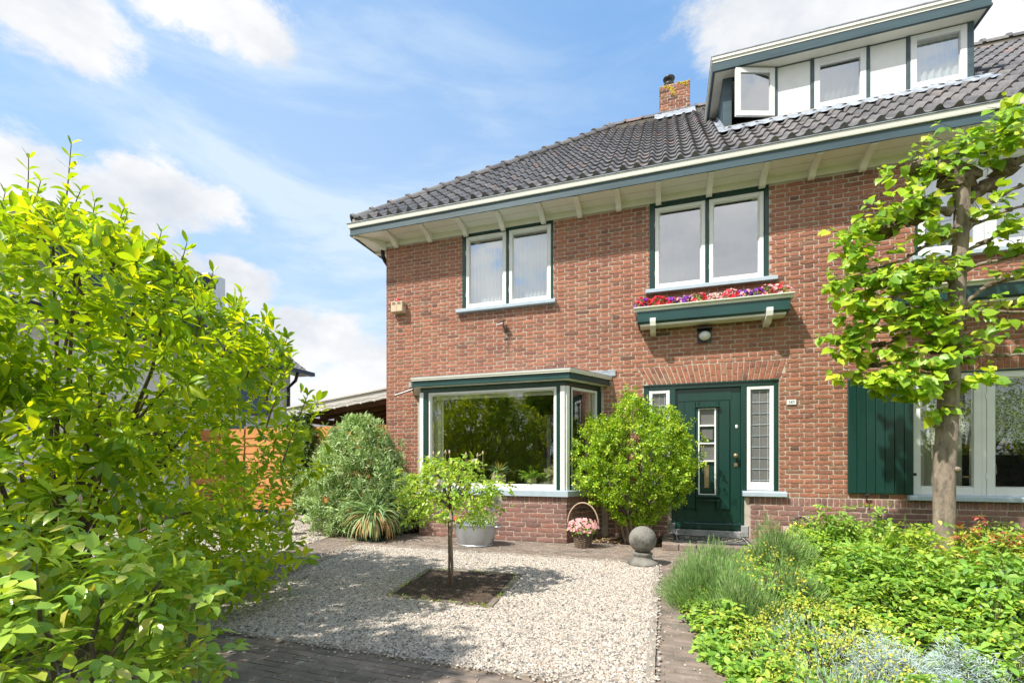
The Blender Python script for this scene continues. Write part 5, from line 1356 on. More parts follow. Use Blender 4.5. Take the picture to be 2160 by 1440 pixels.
def far_house(label, x0, x1, y0, y1, zw, zr_, wallm, ridge_x=True):
    t = thing('far_house', label, 'house', ((x0 + x1) / 2, (y0 + y1) / 2, 0))
    mb = MB(); mb.box((x0, y0, 0), (x1, y1, zw)); 
    if not ridge_x: mb.add([(x0, y0, zw), (x1, y0, zw), ((x0 + x1) / 2, y0, zr_ - .1)], [(0, 1, 2)])
    mb.build('wall', wallm, t)
    mb = MB(); o = .35
    if ridge_x: 
        rr_ = 30
        ym = (y0 + y1) / 2
        vs = []; n = int((x1 - x0 + 2 * o) / .12)
        for i in range(n + 1):
            x = x0 - o + .12 * i; h = .03 * (i % 2)
            vs += [(x, y0 - o, zw - .15 + h), (x, ym, zr_ + h), (x, y1 + o, zw - .15 + h)]
        mb.add(vs, [(i * 3 + k, i * 3 + k + 1, i * 3 + 4 + k, i * 3 + 3 + k) for i in range(n) for k in range(2)])
        mb.add([(x0, y0, zw - .02), (x0, ym, zr_ - .05), (x0, y1, zw - .02), (x1, y0, zw - .02), (x1, ym, zr_ - .05), (x1, y1, zw - .02)], [(0, 1, 2), (5, 4, 3)])
        mb.build('roof', 'tile', t)
    else:
        xm = (x0 + x1) / 2; s = (zr_ - zw) / (xm - x0)
        for sg in (-1, 1):
            xe = xm + sg * (xm - x0 + o)
            vs = [(xe, y0 - o, zw - s * o), (xm, y0 - o, zr_), (xm, y1, zr_), (xe, y1, zw - s * o)]
            vs += [(p[0], p[1], p[2] + .14) for p in vs]
            mb.add(vs, [(0, 3, 2, 1), (4, 5, 6, 7), (0, 1, 5, 4), (1, 2, 6, 5), (2, 3, 7, 6), (3, 0, 4, 7)])
        mb.build('roof', 'slate', t)
        mb = MB()
        for sg in (-1, 1):
            xe = xm + sg * (xm - x0 + o)
            vs = [(xe, y0 - o - .02, zw - s * o - .12), (xm, y0 - o - .02, zr_ - .12), (xm, y0 - o - .02, zr_ + .05), (xe, y0 - o - .02, zw - s * o + .05)]
            vs += [(p[0], p[1] + .05, p[2]) for p in vs]
            mb.add(vs, [(0, 1, 2, 3), (4, 7, 6, 5), (0, 4, 5, 1), (3, 2, 6, 7)])
        mb.build('bargeboard', 'white', t)
    mb = MB()
    for k in range(3):
        xw = x0 + (x1 - x0) * (.2 + .25 * k); mb.box((xw, y0 - .03, .9), (xw + 1.0, y0 - .01, 2.1)); 
    mb.build('window', 'sill', t)
far_house('low grey tiled house roof seen beyond the carport', -25.0, -13.3, 19.0, 25.0, 2.9, 5.1, 'render')
far_house('white gabled house peeping out behind the left corner of the brick house', -14.2, -7.2, 15.0, 24.0, 3.4, 7.6, 'render', False)

# ------------------------------------------------------------------ lime tree trained flat in front of the wall
TY = -1.2
lt_ = thing('lime_tree', 'pollarded lime tree with knobbly side branches in front of the right windows', 'tree', (2.72, TY, 0))
mb = MB()
tr_ = [(2.71, -.1, .150), (2.715, .1, .135), (2.72, .44, .124), (2.728, 1.0, .120), (2.752, 1.48, .117), (2.771, 1.97, .112), (2.806, 2.45, .098), (2.837, 2.92, .090), (2.864, 3.40, .083), (2.872, 3.75, .085), (2.86, 3.95, .098), (2.84, 4.07, .075), (2.83, 4.12, .03)]
n = 22; vs = []; fine = []
for i in range(len(tr_) - 1):
    for k in range(4):
        t_ = k / 4; fine.append(tuple(tr_[i][j] * (1 - t_) + tr_[i + 1][j] * t_ for j in range(3)))
fine.append(tr_[-1])
ph = [rnd.uniform(0, 6) for _ in range(6)]
for (x, z, r) in fine:
    for k in range(n):
        q = 2 * math.pi * k / n
        rr = .74 * r * (1 + .035 * math.sin(3 * q + ph[0] + z * 1.7) + .025 * math.sin(5 * q + ph[1] - z * 3) + .02 * math.sin(z * 9 + ph[2] + q) + rnd.uniform(-.008, .008))
        vs.append((x + rr * math.cos(q), TY + rr * math.sin(q), z))
m_ = len(fine)
mb.add(vs, [(i * n + k, i * n + (k + 1) % n, (i + 1) * n + (k + 1) % n, (i + 1) * n + k) for i in range(m_ - 1) for k in range(n)])
for (x, z) in ((2.63, 1.50), (2.80, 1.05)): mb.blob((x, TY - .06, z), (.03, .05, .03), 8, .2)
trunk = mb.build('trunk', 'bark', lt_, smooth=True)
BR = {'L1': ([(2.80, 3.66), (2.65, 3.72), (2.534, 3.731), (2.335, 3.61), (2.148, 3.549), (2.03, 3.60)], .044), 'L2': ([(2.82, 3.44), (2.72, 3.40), (2.59, 3.364), (2.392, 3.24), (2.223, 3.192), (2.05, 3.16)], .020),
      'L3': ([(2.80, 2.95), (2.74, 2.984), (2.534, 3.034), (2.223, 3.017), (2.0, 3.02), (1.9, 3.0)], .024), 'L4': ([(2.78, 2.76), (2.72, 2.744), (2.421, 2.702), (2.223, 2.662), (1.98, 2.70)], .026), 'L5': ([(2.78, 2.50), (2.72, 2.502), (2.449, 2.472), (2.265, 2.383), (2.0, 2.32)], .024),
      'L6': ([(2.74, 1.86), (2.60, 1.93), (2.449, 2.028), (2.223, 2.161), (2.03, 2.12)], .026), 'L7': ([(2.85, 3.9), (2.798, 4.06), (2.681, 4.14), (2.50, 4.16)], .05), 'L8': ([(2.78, 2.22), (2.6, 2.27), (2.35, 2.20)], .03),
      'R1': ([(2.87, 3.62), (2.914, 3.729), (2.99, 3.82), (3.136, 3.908), (3.358, 4.108), (3.606, 4.204), (4.1, 4.25)], .055), 'R2': ([(2.80, 3.36), (2.86, 3.46), (2.99, 3.60), (3.136, 3.74), (3.358, 3.834), (3.64, 3.877), (4.1, 3.9)], .026),
      'R3': ([(2.82, 3.34), (2.875, 3.43), (2.952, 3.50), (3.083, 3.55), (3.358, 3.625), (3.606, 3.656), (4.1, 3.68)], .020), 'R4': ([(2.81, 3.18), (2.848, 3.226), (3.072, 3.328), (3.202, 3.407), (3.358, 3.448), (3.606, 3.496), (4.1, 3.5)], .024),
      'R5': ([(2.84, 2.95), (2.868, 3.017), (2.94, 3.079), (3.202, 3.13), (3.358, 3.174), (3.606, 3.199), (4.1, 3.22)], .023), 'R6': ([(2.84, 2.68), (2.914, 2.738), (3.02, 2.841), (3.136, 2.908), (3.358, 2.946), (3.606, 2.948), (4.1, 2.95)], .028),
      'R7': ([(2.84, 2.42), (2.875, 2.488), (2.94, 2.602), (3.046, 2.658), (3.358, 2.607), (3.606, 2.605), (4.1, 2.6)], .025), 'R8': ([(2.80, 2.10), (2.887, 2.15), (3.046, 2.174), (3.358, 2.17), (3.606, 2.157), (4.1, 2.15)], .020)}
for k_, (pts, r) in BR.items():
    mb = MB(); P3 = []
    yy = TY + rnd.uniform(-.05, .05)
    for i in range(len(pts) - 1):
        for s in range(4):
            t_ = s / 4; P3.append((pts[i][0] * (1 - t_) + pts[i + 1][0] * t_ + rnd.uniform(-.006, .006), yy + (TY - yy) * (1 if i == 0 else 0) + rnd.uniform(-.008, .008), pts[i][1] * (1 - t_) + pts[i + 1][1] * t_ + rnd.uniform(-.007, .007)))
    P3.append((pts[-1][0], yy, pts[-1][1])); nn_ = len(P3)
    mb.tube(P3, [.86 * r * (1.25 if i < 2 else 1) * (1 - .42 * i / nn_) * rnd.uniform(.9, 1.12) for i in range(nn_)], 9)
    mb.cur = 1
    for _ in range(5 + (4 if k_[0] == 'L' else 1)):
        p = P3[rnd.randint(3, nn_ - 1)]; rr = r * rnd.uniform(.7, 1.3)
        mb.blob((p[0], p[1], p[2] + r * .3), (rr * 1.5, rr * 1.1, rr), 8, .35)
    mb.build('branch', ['bark', 'knob'], lt_, smooth=True)
mb = MB(); mb.blob((2.85, TY, 3.98), (.16, .12, .12), 12, .3); mb.blob((2.70, TY, 4.10), (.14, .1, .07), 10, .35); mb.blob((2.2, TY, 3.56), (.13, .08, .07), 10, .35); mb.blob((2.45, TY, 3.66), (.12, .08, .07), 10, .35); mb.blob((3.2, TY, 4.02), (.12, .08, .07), 10, .35)
mb.build('pollard_knob', 'knob', lt_)
CL = [(2.72, 4.25, .29), (2.52, 4.09, .27), (2.95, 4.3, .27), (3.18, 4.37, .24), (2.28, 3.71, .24), (2.48, 3.80, .22), (2.09, 3.59, .22), (1.96, 3.41, .17), (2.6, 3.44, .15), (2.62, 3.13, .14), (2.5, 3.09, .18), (2.02, 3.25, .2), (2.15, 3.06, .17), (1.92, 3.03, .17), (2.38, 2.98, .17), (2.52, 2.93, .17), (1.94, 2.75, .2), (2.11, 2.56, .17), (1.9, 2.45, .17), (2.38, 2.53, .16), (2.58, 2.56, .2),
      (2.62, 2.34, .20), (2.15, 2.25, .2), (2.0, 2.06, .2), (2.36, 2.04, .22), (2.6, 2.12, .24), (1.85, 2.3, .12), (2.66, 1.90, .14), (2.48, 1.86, .17), (2.21, 1.93, .17), (2.95, 1.96, .13), (3.25, 2.48, .10), (3.23, 2.66, .10), (3.29, 2.98, .09), (3.14, 3.40, .07), (3.3, 3.47, .08), (3.32, 3.22, .07), (3.01, 3.62, .08), (3.1, 4.16, .17), (3.32, 4.5, .2), (3.4, 4.26, .22), (2.72, 2.40, .13), (2.93, 2.26, .09), (2.54, 2.76, .18), (2.24, 2.7, .17), (2.07, 2.92, .2), (2.64, 1.62, .07),
      (3.7, 4.45, .3), (4.0, 4.2, .3), (3.8, 3.6, .2), (3.9, 3.0, .2), (3.8, 2.3, .2), (4.1, 2.7, .2)]
P = []; A = []; Nn = []; S = []; sm = MB()
for (x, z, r) in CL:
    nsh = int(6 + (250 if x < 2.62 else 170) * r * r)
    for _ in range(nsh):
        o = np.array((rnd.gauss(0, r * .42), rnd.gauss(-.03, .08 + r * .25), rnd.gauss(0, r * .25)))
        b0_ = np.array((x, TY, z)) + o
        d_ = norm(np.array([[o[0] * 1.4 + rnd.uniform(-.15, .15), -abs(rnd.gauss(.12, .15)), rnd.uniform(-.12, .2)]]))[0]
        L = rnd.uniform(.10, .24)
        sm.tube([tuple(b0_), tuple(b0_ + d_ * L * .5 + [0, 0, .02]), tuple(b0_ + d_ * L)], [.003, .0025, .0015], 4, cap=False)
        for s in range(rnd.randint(3, 5)):
            f = .2 + .8 * s / 4
            q = b0_ + d_ * L * f
            a = norm(np.array([[d_[0] * .5 + rnd.uniform(-.8, .8), d_[1] * .5 + rnd.uniform(-.7, .2), rnd.uniform(-1.0, .15)]]))[0]
            P.append(q + a * .02); A.append(a); Nn.append(norm(np.array([[rnd.gauss(0, .4), rnd.gauss(-.75, .35), rnd.gauss(.8, .35)]]))[0]); S.append(rnd.uniform(.075, .13) if s < 3 else rnd.uniform(.04, .07))
leaves('crown', L_HEART, P, A, Nn, S, 'leaf_lime', lt_)
sm.build('twigs', 'twig', lt_)

# ------------------------------------------------------------------ generic shrub from an envelope
def shell(n, prof, c, lo=.55, tilt=0.0, ax=(1, 1), ang=None, rag=.07):
    """points spread through a body of revolution with radius profile prof [(z, r)], kept near its skin"""
    zs = np.array([p[0] for p in prof]); rs = np.array([p[1] for p in prof])
    w_ = np.array([(rs[i] + rs[i + 1]) * (zs[i + 1] - zs[i]) for i in range(len(zs) - 1)]); w_ = w_ / w_.sum()
    seg = rng.choice(len(w_), n, p=w_); t_ = rng.random(n)
    z = zs[seg] * (1 - t_) + zs[seg + 1] * t_; r = rs[seg] * (1 - t_) + rs[seg + 1] * t_
    q = rng.uniform(0, 2 * math.pi, n) if ang is None else rng.uniform(ang[0], ang[1], n)
    k = lo + (1 - lo) * np.sqrt(rng.random(n))
    lump = 1 + .12 * np.sin(3 * q + z * 4) + .08 * np.sin(7 * q - z * 6) + rng.normal(size=n) * rag
    return np.stack([c[0] + tilt * np.clip((z - 1.5) / .7, 0, 1) + r * k * lump * np.cos(q) * ax[0], c[1] + r * k * lump * np.sin(q) * ax[1], c[2] + z], axis=1)
def whorls(tips, dirs, k, size, flat=.35, spread=.012, back=.05):
    """k leaves round each tip and down the last piece of its twig"""
    n = len(tips); T = np.repeat(tips, k, axis=0); D_ = np.repeat(norm(dirs), k, axis=0)
    e1 = norm(np.cross(D_, [.31, .17, .94])); e2 = np.cross(D_, e1)
    a = np.tile(np.arange(k) * 2.4, n) + np.repeat(rng.uniform(0, 6.3, n), k)
    rad = e1 * np.cos(a)[:, None] + e2 * np.sin(a)[:, None]
    lvl = np.tile(np.arange(k) / k, n)[:, None]
    ax = norm(rad + D_ * (.55 - .5 * lvl) + rng.normal(size=T.shape) * .15)
    ax[:, 2] += rng.uniform(-.15, .10, len(T))
    pos = T - D_ * lvl * back + rad * spread
    nr = norm(D_ * .55 + np.array([0, 0, .9]) * (1 - flat) + rng.normal(size=T.shape) * .28)
    sz = rng.uniform(size[0], size[1], len(T)) * np.repeat(rng.uniform(.75, 1.1, n), k)
    return pos, ax, nr, sz
# ---- magnolia on the left
MC = (-4.40, -4.80, 0)
mg = thing('magnolia_bush', 'huge bright green magnolia bush filling the left side', 'bush', MC)
prof = [(.10, 1.34), (.35, 1.70), (.8, 1.80), (1.4, 1.72), (1.8, 1.53), (2.15, 1.30), (2.42, .98), (2.68, .62), (2.86, .25)]
prim = shell(34, [(p[0], p[1] * .72) for p in prof], MC, .6, rag=.0, tilt=.34)
cl = shell(3500, prof, MC, .36, rag=.035, tilt=.34)
# sparser towards the house so that the fence shows through
view = (cl[:, 0] + 4.15) * .9 + (cl[:, 1] + 4.75) * .3
extra_ = shell(1150, [(.15, 1.5), (.6, 1.75), (1.2, 1.7), (1.7, 1.5)], MC, .55, rag=.03, ang=(-2.3, -.1)); cl = np.vstack([cl, extra_]); view = (cl[:, 0] + 4.4) * .9 + (cl[:, 1] + 4.8) * .3
kk = ~((view > .75) & (cl[:, 2] > .45) & (cl[:, 2] < 1.75) & (rng.random(len(cl)) < .42))
cl = cl[kk]
mb = MB(); bases = [(MC[0] + rnd.uniform(-.18, .18), MC[1] + rnd.uniform(-.18, .18), 0) for _ in range(8)]
tips, dirs = grow(mb, bases, prim, cl, .022, .007, .0036)
# tall shoots
shoots = []
for tp in ((-4.415, -4.953, 3.34), (-4.118, -4.857, 3.44), (-3.749, -4.736, 2.98), (-3.492, -4.653, 2.80), (-3.30, -4.604, 2.72), (-3.624, -4.80, 2.86), (-2.95, -4.459, 2.36), (-2.62, -4.363, 2.03), (-2.504, -4.45, 1.85), (-4.60, -4.996, 3.10), (-4.283, -4.95, 3.15),
           (-3.954, -4.803, 3.02), (-4.8, -5.1, 3.1), (-3.15, -4.52, 2.52), (-3.85, -4.95, 3.0), (-2.75, -4.42, 2.2), (-5.1, -5.1, 3.0), (-4.0, -4.6, 3.05), (-2.45, -4.35, 1.6)):
    L_ = .75 if tp[2] > 3.3 else .48
    shoots.append(((tp[0] - .10 * (4.4 + tp[0]) * .8 - .04, tp[1] - .03, tp[2] - L_), tp))
sp = []; sa = []; sn = []; ss = []
for a, b in shoots:
    a, b = Vector(a), Vector(b); m = a.lerp(b, .5) + Vector((rnd.uniform(-.04, .04), rnd.uniform(-.04, .04), 0)); q = bez(a, m, b, 9)
    mb.tube(q, [.007 - .0005 * i for i in range(10)], 5)
    for i in range(2, 10):
        for s in range(3):
            an_ = i * 2.4 + s * 2.2; dd = Vector((math.cos(an_), math.sin(an_), .55 if i < 9 else 1.6)).normalized()
            sp.append(tuple(q[i])); sa.append(tuple(dd)); sn.append((rnd.gauss(0, .3), rnd.gauss(0, .3), 1)); ss.append(rnd.uniform(.085, .13) * (1 - .35 * (i / 9) ** 3))
mb.build('stems', 'twig', mg)
dirs = norm(dirs + [0, 0, .45]); pos, ax, nr, sz = whorls(tips, dirs, 8, (.050, .130))
ex = rng.random(len(pos)) > .12
pos, ax, nr, sz = pos[ex], ax[ex], nr[ex], sz[ex]
leaves('foliage', L_OBO, np.vstack([pos, sp]), np.vstack([ax, sa]), np.vstack([nr, sn]), np.concatenate([sz, ss]), 'leaf_magnolia', mg)
# ---- rose bush close to the camera
RC = (-1.98, -6.08, 0)
rb = thing('rose_bush', 'glossy-leaved rose bush with buds in the bottom left corner', 'bush', RC)
prof = [(.1, .40), (.35, .50), (.6, .50), (.8, .38), (.95, .15)]
prim = shell(12, [(p[0], p[1] * .7) for p in prof], RC, .6); cl = shell(270, prof, RC, .5)
mb = MB(); tips, dirs = grow(mb, [(RC[0], RC[1], 0), (RC[0] + .05, RC[1] + .04, 0)], prim, cl, .012, .005, .0028); mb.build('stems', 'twig', rb)
def pinnate(tips, dirs, n_, size, droop=.25):
    P = []; A = []; Nr = []; S = []
    for t_, d_ in zip(tips, dirs):
        for s in range(n_):
            a = norm((rdir(1) + d_ * .5 + [0, 0, -.1]))[0]; L = size * rng.uniform(1.6, 2.3); up = norm(rng.normal(size=(1, 3)) * .3 + [0, 0, 1])[0]; sd = norm(np.cross(a, up)[None])[0]
            for (f, g) in ((.45, 1), (.45, -1), (.8, 1), (.8, -1), (1.0, 0)):
                q = t_ + a * L * f + np.array((0, 0, -droop * L * f * f)); P.append(q); A.append(sd * g * .9 + a * (.45 if g else 1) + [0, 0, -.2]); Nr.append(up + rng.normal(size=3) * .15); S.append(size * rng.uniform(.8, 1.15) * (1.15 if g == 0 else 1))
    return P, A, Nr, S
p4 = pinnate(tips, dirs, 3, .050); leaves('foliage', L_OVATE, *p4, 'leaf_rose', rb, wide=1.15)
def rose(c, r, parent, mat='fl_white', face=(-.1, -1, .4)):
    P = []; A = []; Nr = []; S = []; f = norm(np.array([face]))[0]; e1 = norm(np.cross(f, [.2, .1, 1])[None])[0]; e2 = np.cross(f, e1)
    for ringi, (kk_, op) in enumerate(((6, 1.0), (8, .75), (9, .45), (8, .2), (6, .05))):
        for i in range(kk_):
            a = 6.283 * i / kk_ + ringi * .5 + rnd.uniform(-.2, .2); rd = e1 * math.cos(a) + e2 * math.sin(a)
            ax_ = rd * op + f * (1.1 - op * .8); P.append(np.array(c) + rd * r * .1 + f * r * .1 * ringi); A.append(ax_); Nr.append(f * op - rd * (1.0 - op) + rng.normal(size=3) * .1); S.append(r * (1.0 - .09 * ringi))
    return leaves('rose_bloom', L_PETAL, P, A, Nr, S, mat, parent)
rose((-2.30, -5.98, .74), .045, rb); rose((-1.90, -6.25, 1.0), .018, rb)
mb = MB()
for c_ in ((-1.78, -6.1, 1.0), (-1.66, -6.0, .93)): mb.lathe([(.001, -.04), (.0015, -.006), (.005, 0), (.006, .007), (.0035, .015), (.001, .020)], c_, 8)
mb.build('rose_bud', 'cane', rb, smooth=True)
# ---- standard rose in the soil square
SC_ = (-1.80, -3.31, 0)
sr = thing('standard_rose', 'small standard rose tree with white blooms on a thin trunk in the gravel', 'rose tree', SC_)
mb = MB(); mb.tube([(-1.80, -3.31, 0), (-1.795, -3.31, .2), (-1.81, -3.31, .45), (-1.80, -3.31, .72)], [.015, .014, .015, .02], 9); mb.build('trunk', 'bark', sr, smooth=True)
mb = MB(); mb.tube([(-1.835, -3.285, 0), (-1.838, -3.285, .98)], .010, 7); mb.tube([(-1.85, -3.31, .60), (-1.80, -3.335, .605), (-1.78, -3.30, .60), (-1.82, -3.27, .6), (-1.85, -3.31, .60)], .008, 5); mb.build('stake', 'wood_brown', sr)
prof = [(-.34, .30), (-.2, .44), (-.02, .46), (.10, .36), (.20, .18)]
cc = (SC_[0], SC_[1], .96)
prim = shell(16, [(max(p[0], -.1), p[1] * .75) for p in prof], cc, .7); cl = shell(430, prof, cc, .45, rag=.13)
cl = cl[~((cl[:, 0] > -1.58) & (cl[:, 2] > .98))]; cl = cl[(cl[:, 2] > .80) | (cl[:, 0] > -1.72) | (cl[:, 0] < -2.02)]
cl = cl[~((np.hypot(cl[:, 0] - SC_[0], cl[:, 1] - SC_[1]) < .2) & (cl[:, 2] < .84))]
mb = MB(); tips, dirs = grow(mb, [(-1.80, -3.31, .70)], prim, cl, .011, .0035, .0020, tn=4); mb.build('branches', 'twig', sr)
leaves('crown', L_OVATE, *pinnate(tips, dirs, 2, .036, .35), 'leaf_rose2', sr, wide=1.15) if 'leaf_rose2' in MAT else leaves('crown', L_OVATE, *pinnate(tips, dirs, 2, .036, .35), 'leaf_rose', sr, wide=1.15)
rose((-1.77, -3.60, .93), .05, sr); rose((-1.36, -3.30, .80), .052, sr, 'fl_white', (-.2, -1, 0)); rose((-1.40, -3.36, .72), .03, sr, 'fl_white', (0, -1, .1)); rose((-2.08, -3.45, .93), .03, sr); rose((-1.62, -3.2, 1.13), .028, sr)
mb = MB()
for (x, z) in ((-1.98, 1.19), (-1.86, 1.20), (-1.82, 1.20), (-1.66, 1.18), (-1.55, 1.17), (-1.50, 1.19)):
    mb.tube([(x, -3.31, z - .12), (x, -3.31, z)], .002, 4); mb.lathe([(.003, -.004), (.009, .004), (.010, .014), (.004, .03), (.001, .036)], (x, -3.31, z), 8)
mb.build('rose_bud', 'cane', sr)
# ---- euonymus beside the door
EC = (-.37, -.60, 0)
eu = thing('round_shrub', 'dense bright yellow-green shrub between the bay window and the front door', 'shrub', EC)
prof = [(.30, .22), (.50, .42), (.75, .66), (1.05, .78), (1.35, .74), (1.6, .58), (1.78, .36), (1.90, .12)]
prim = shell(26, [(p[0], p[1] * .75) for p in prof], EC, .6, ax=(1, .72)); cl = shell(3000, prof, EC, .60, ax=(1, .72), rag=.09); cl = np.vstack([cl, shell(140, [(1.0, .86), (1.4, .84), (1.75, .60), (1.92, .28), (2.04, .1)], EC, .9, ax=(1, .72), rag=.10)]); cl[:, 2] += .09 * np.sin(cl[:, 0] * 11) * (cl[:, 2] > 1.3) + np.abs(rng.normal(size=len(cl))) * .07 * (cl[:, 2] > 1.2)
mb = MB(); tips, dirs = grow(mb, [(-.45, -.50, 0), (-.40, -.46, 0), (-.36, -.50, 0), (-.50, -.46, 0)], prim, cl, .020, .005, .0022, tn=4)
mb.build('stems', 'bark', eu)
pos, ax, nr, sz = whorls(tips, dirs, 10, (.026, .048), .6, .006, .09)
leaves('foliage', L_OVATE, pos, ax, nr, sz, 'leaf_euonymus', eu, wide=1.1)
# ---- grey-green butterfly bush at the house corner
BCn = (-4.62, -.78, 0)
bd_ = thing('butterfly_bush', 'grey-green narrow-leaved bush against the left corner of the house', 'shrub', BCn)
prof = [(.04, .78), (.4, .95), (.9, .88), (1.3, .70), (1.6, .50), (1.85, .22)]
prim = shell(24, [(p[0] , p[1] * .75) for p in prof], BCn, .6, ax=(1.0, .7)); cl = shell(2900, prof, BCn, .35, ax=(1.0, .7))
mb = MB(); tips, dirs = grow(mb, [(-4.6, -.7, 0), (-4.7, -.75, 0), (-4.5, -.65, 0)], prim, cl, .018, .005, .0022, tn=4); mb.build('stems', 'twig', bd_)
pos, ax, nr, sz = whorls(tips, dirs, 10, (.05, .10), .5, .004, .12)
leaves('foliage', L_NARROW, pos, ax, nr, sz, 'leaf_buddleja', bd_, wide=1.25)
# dry brown twigs on its right
mb = MB()
for _ in range(60):
    a = Vector((-3.95 + rnd.uniform(-.15, .05), -.45, rnd.uniform(.5, 1.25))); b = a + Vector((rnd.uniform(.0, .22), rnd.uniform(-.1, .15), rnd.uniform(-.1, .25))); mb.tube([a, a.lerp(b, .5) + Vector((0, 0, .03)), b], [.003, .002, .001], 4, cap=False)
mb.build('dry_twigs', 'rot', bd_)
# ---- strap-leaved plant in a green pot
YC = (-4.02, -1.25, 0)
yc = thing('strap_leaf_plant', 'spiky strap-leaved plant with straw-coloured dead leaves in a dark green pot', 'potted plant', YC)
mb = MB(); mb.lathe([(.10, 0), (.13, .02), (.155, .22), (.165, .26), (.165, .29), (.15, .29), (.14, .24)], (YC[0], YC[1], .03), 26); mb.box((YC[0] - .2, YC[1] - .18, .0), (YC[0] + .2, YC[1] + .18, .025)); mb.build('pot', 'green', yc, smooth='auto')
n = 190; d_ = rdir(n); d_[:, 2] = np.abs(d_[:, 2]) * 1.2 + .35; d_ = norm(d_)
b_ = np.tile((YC[0], YC[1], .33), (n, 1)) + rng.normal(size=(n, 3)) * [.04, .04, .03]
leaves('foliage', L_STRAP, b_, d_, np.tile([0, 0, 1.], (n, 1)) + rdir(n) * .15, rng.uniform(.42, .68, n), 'leaf_strap', yc, wide=.75)
n = 150; d_ = rdir(n); d_[:, 2] = np.abs(d_[:, 2]) * .5 + .25; d_ = norm(d_)
b_ = np.tile((YC[0], YC[1], .30), (n, 1)) + d_ * [.06, .06, 0]
leaves('dead_leaves', L_STRAP[2:], b_, d_, np.tile([0, 0, 1.], (n, 1)) + rdir(n) * .15, rng.uniform(.34, .52, n), 'leaf_dry', yc, wide=.8)
# ---- ivy on the fence post
iv = thing('climbing_ivy', 'dark and yellow variegated ivy climbing the fence post by the carport', 'ivy', (-7.35, 1.0, 0))
p = np.stack([rng.normal(-7.35, .16, 1500), rng.normal(.98, .07, 1500), rng.uniform(.05, 2.15, 1500)], axis=1); p[:, 0] += .12 * np.sin(p[:, 2] * 5)
leaves('foliage', L_HEART, p, rdir(1500) + [0, -.2, -.6], rdir(1500) * .5 + [0, -1, .4], rng.uniform(.05, .09, 1500), 'leaf_dark', iv)
p2 = p[rng.integers(0, 1500, 420)] + rng.normal(size=(420, 3)) * .05 + [-.1, -.08, 0]
leaves('pale_leaves', L_HEART, p2, rdir(420), rdir(420) * .5 + [0, -1, .4], rng.uniform(.03, .055, 420), 'leaf_cover', iv)
mb = MB()
for k in range(4): mb.tube([(-7.35 + rnd.uniform(-.05, .05) + .04 * math.sin(j + k), 1.05, j * .25) for j in range(9)], .012, 5)
mb.build('stems', 'twig', iv)

# ------------------------------------------------------------------ planted bed on the right
def bedh(x, y):
    """height of the leaf canopy above the soil"""
    h = .17 + .06 * np.sin(x * 2.3 + y) + .05 * np.sin(y * 3.1 - x * 1.3)
    h = h + .20 * np.clip((y + 2.6) / 1.6, 0, 1) * np.clip((x - 1.2) / .5, 0, 1) * np.clip((-.35 - y) / .3, 0, 1)
    return np.maximum(h, .07)
def bed_edge(y):      # left boundary of the planting
    return np.interp(y, [-6.6, -5.0, -4.6, -4.0, -3.2, -2.6, -2.0, -1.4, -1.1, -.6, 0], [.62, .40, .28, .18, .06, .16, .34, .80, 1.05, 1.3, 1.36])
def scatter(n, x0, x1, y0, y1):
    x = rng.uniform(x0, x1, n); y = rng.uniform(y0, y1, n)
    k = x > bed_edge(y) + rng.uniform(0, .06, n); k &= np.hypot(x, y + 7.09) > .95
    return x[k], y[k]
def cover(name, label, n, box, mat, tmpl, size, wide=1.0, lift=0.0, mask=None, flatn=.75):
    x, y = scatter(n, *box)
    if mask is not None: k = mask(x, y); x = x[k]; y = y[k]
    m = len(x); e = np.clip((x - bed_edge(y)) / .25, .25, 1)
    lump = .065 * np.sin(x * 9 + 2 * np.sin(y * 7)) + .05 * np.sin(y * 11 + x * 4) + .03 * np.sin(x * 23 + y * 17)
    z = (bedh(x, y) + lump) * e * np.clip(rng.beta(5, 1.3, m), .1, 1) + lift
    o = tag(leaves(name, tmpl, np.stack([x, y, z], 1), rdir(m) * [1, 1, .45], rdir(m) * (1 - flatn) * 1.6 + [0, -.15, 1], rng.uniform(size[0], size[1], m), mat, wide=wide), label, 'ground cover', kind='stuff')
    return o
cover('ground_cover', 'yellow-green leafy ground cover filling the front bed', 60000, (0, 3.6, -6.1, -.25), 'leaf_cover', L_OVATE, (.020, .044), 1.05)
cover('ground_cover', 'fresh green leaves mixed low through the front bed', 24000, (0, 3.6, -6.1, -.25), 'leaf_fresh', L_OVATE, (.026, .062), 1.1, .01)
cover('ground_cover', 'green plants in the far right part of the front bed', 14000, (3.6, 7.0, -5.5, -.25), 'leaf_cover', L_OVATE, (.04, .075), 1.05)
cover('ground_cover', 'dark leaves low in the bed under the yellow-green ones', 26000, (0, 4.2, -6.1, -.25), 'leaf_dark', L_OVATE, (.03, .055), 1.0, -.05)
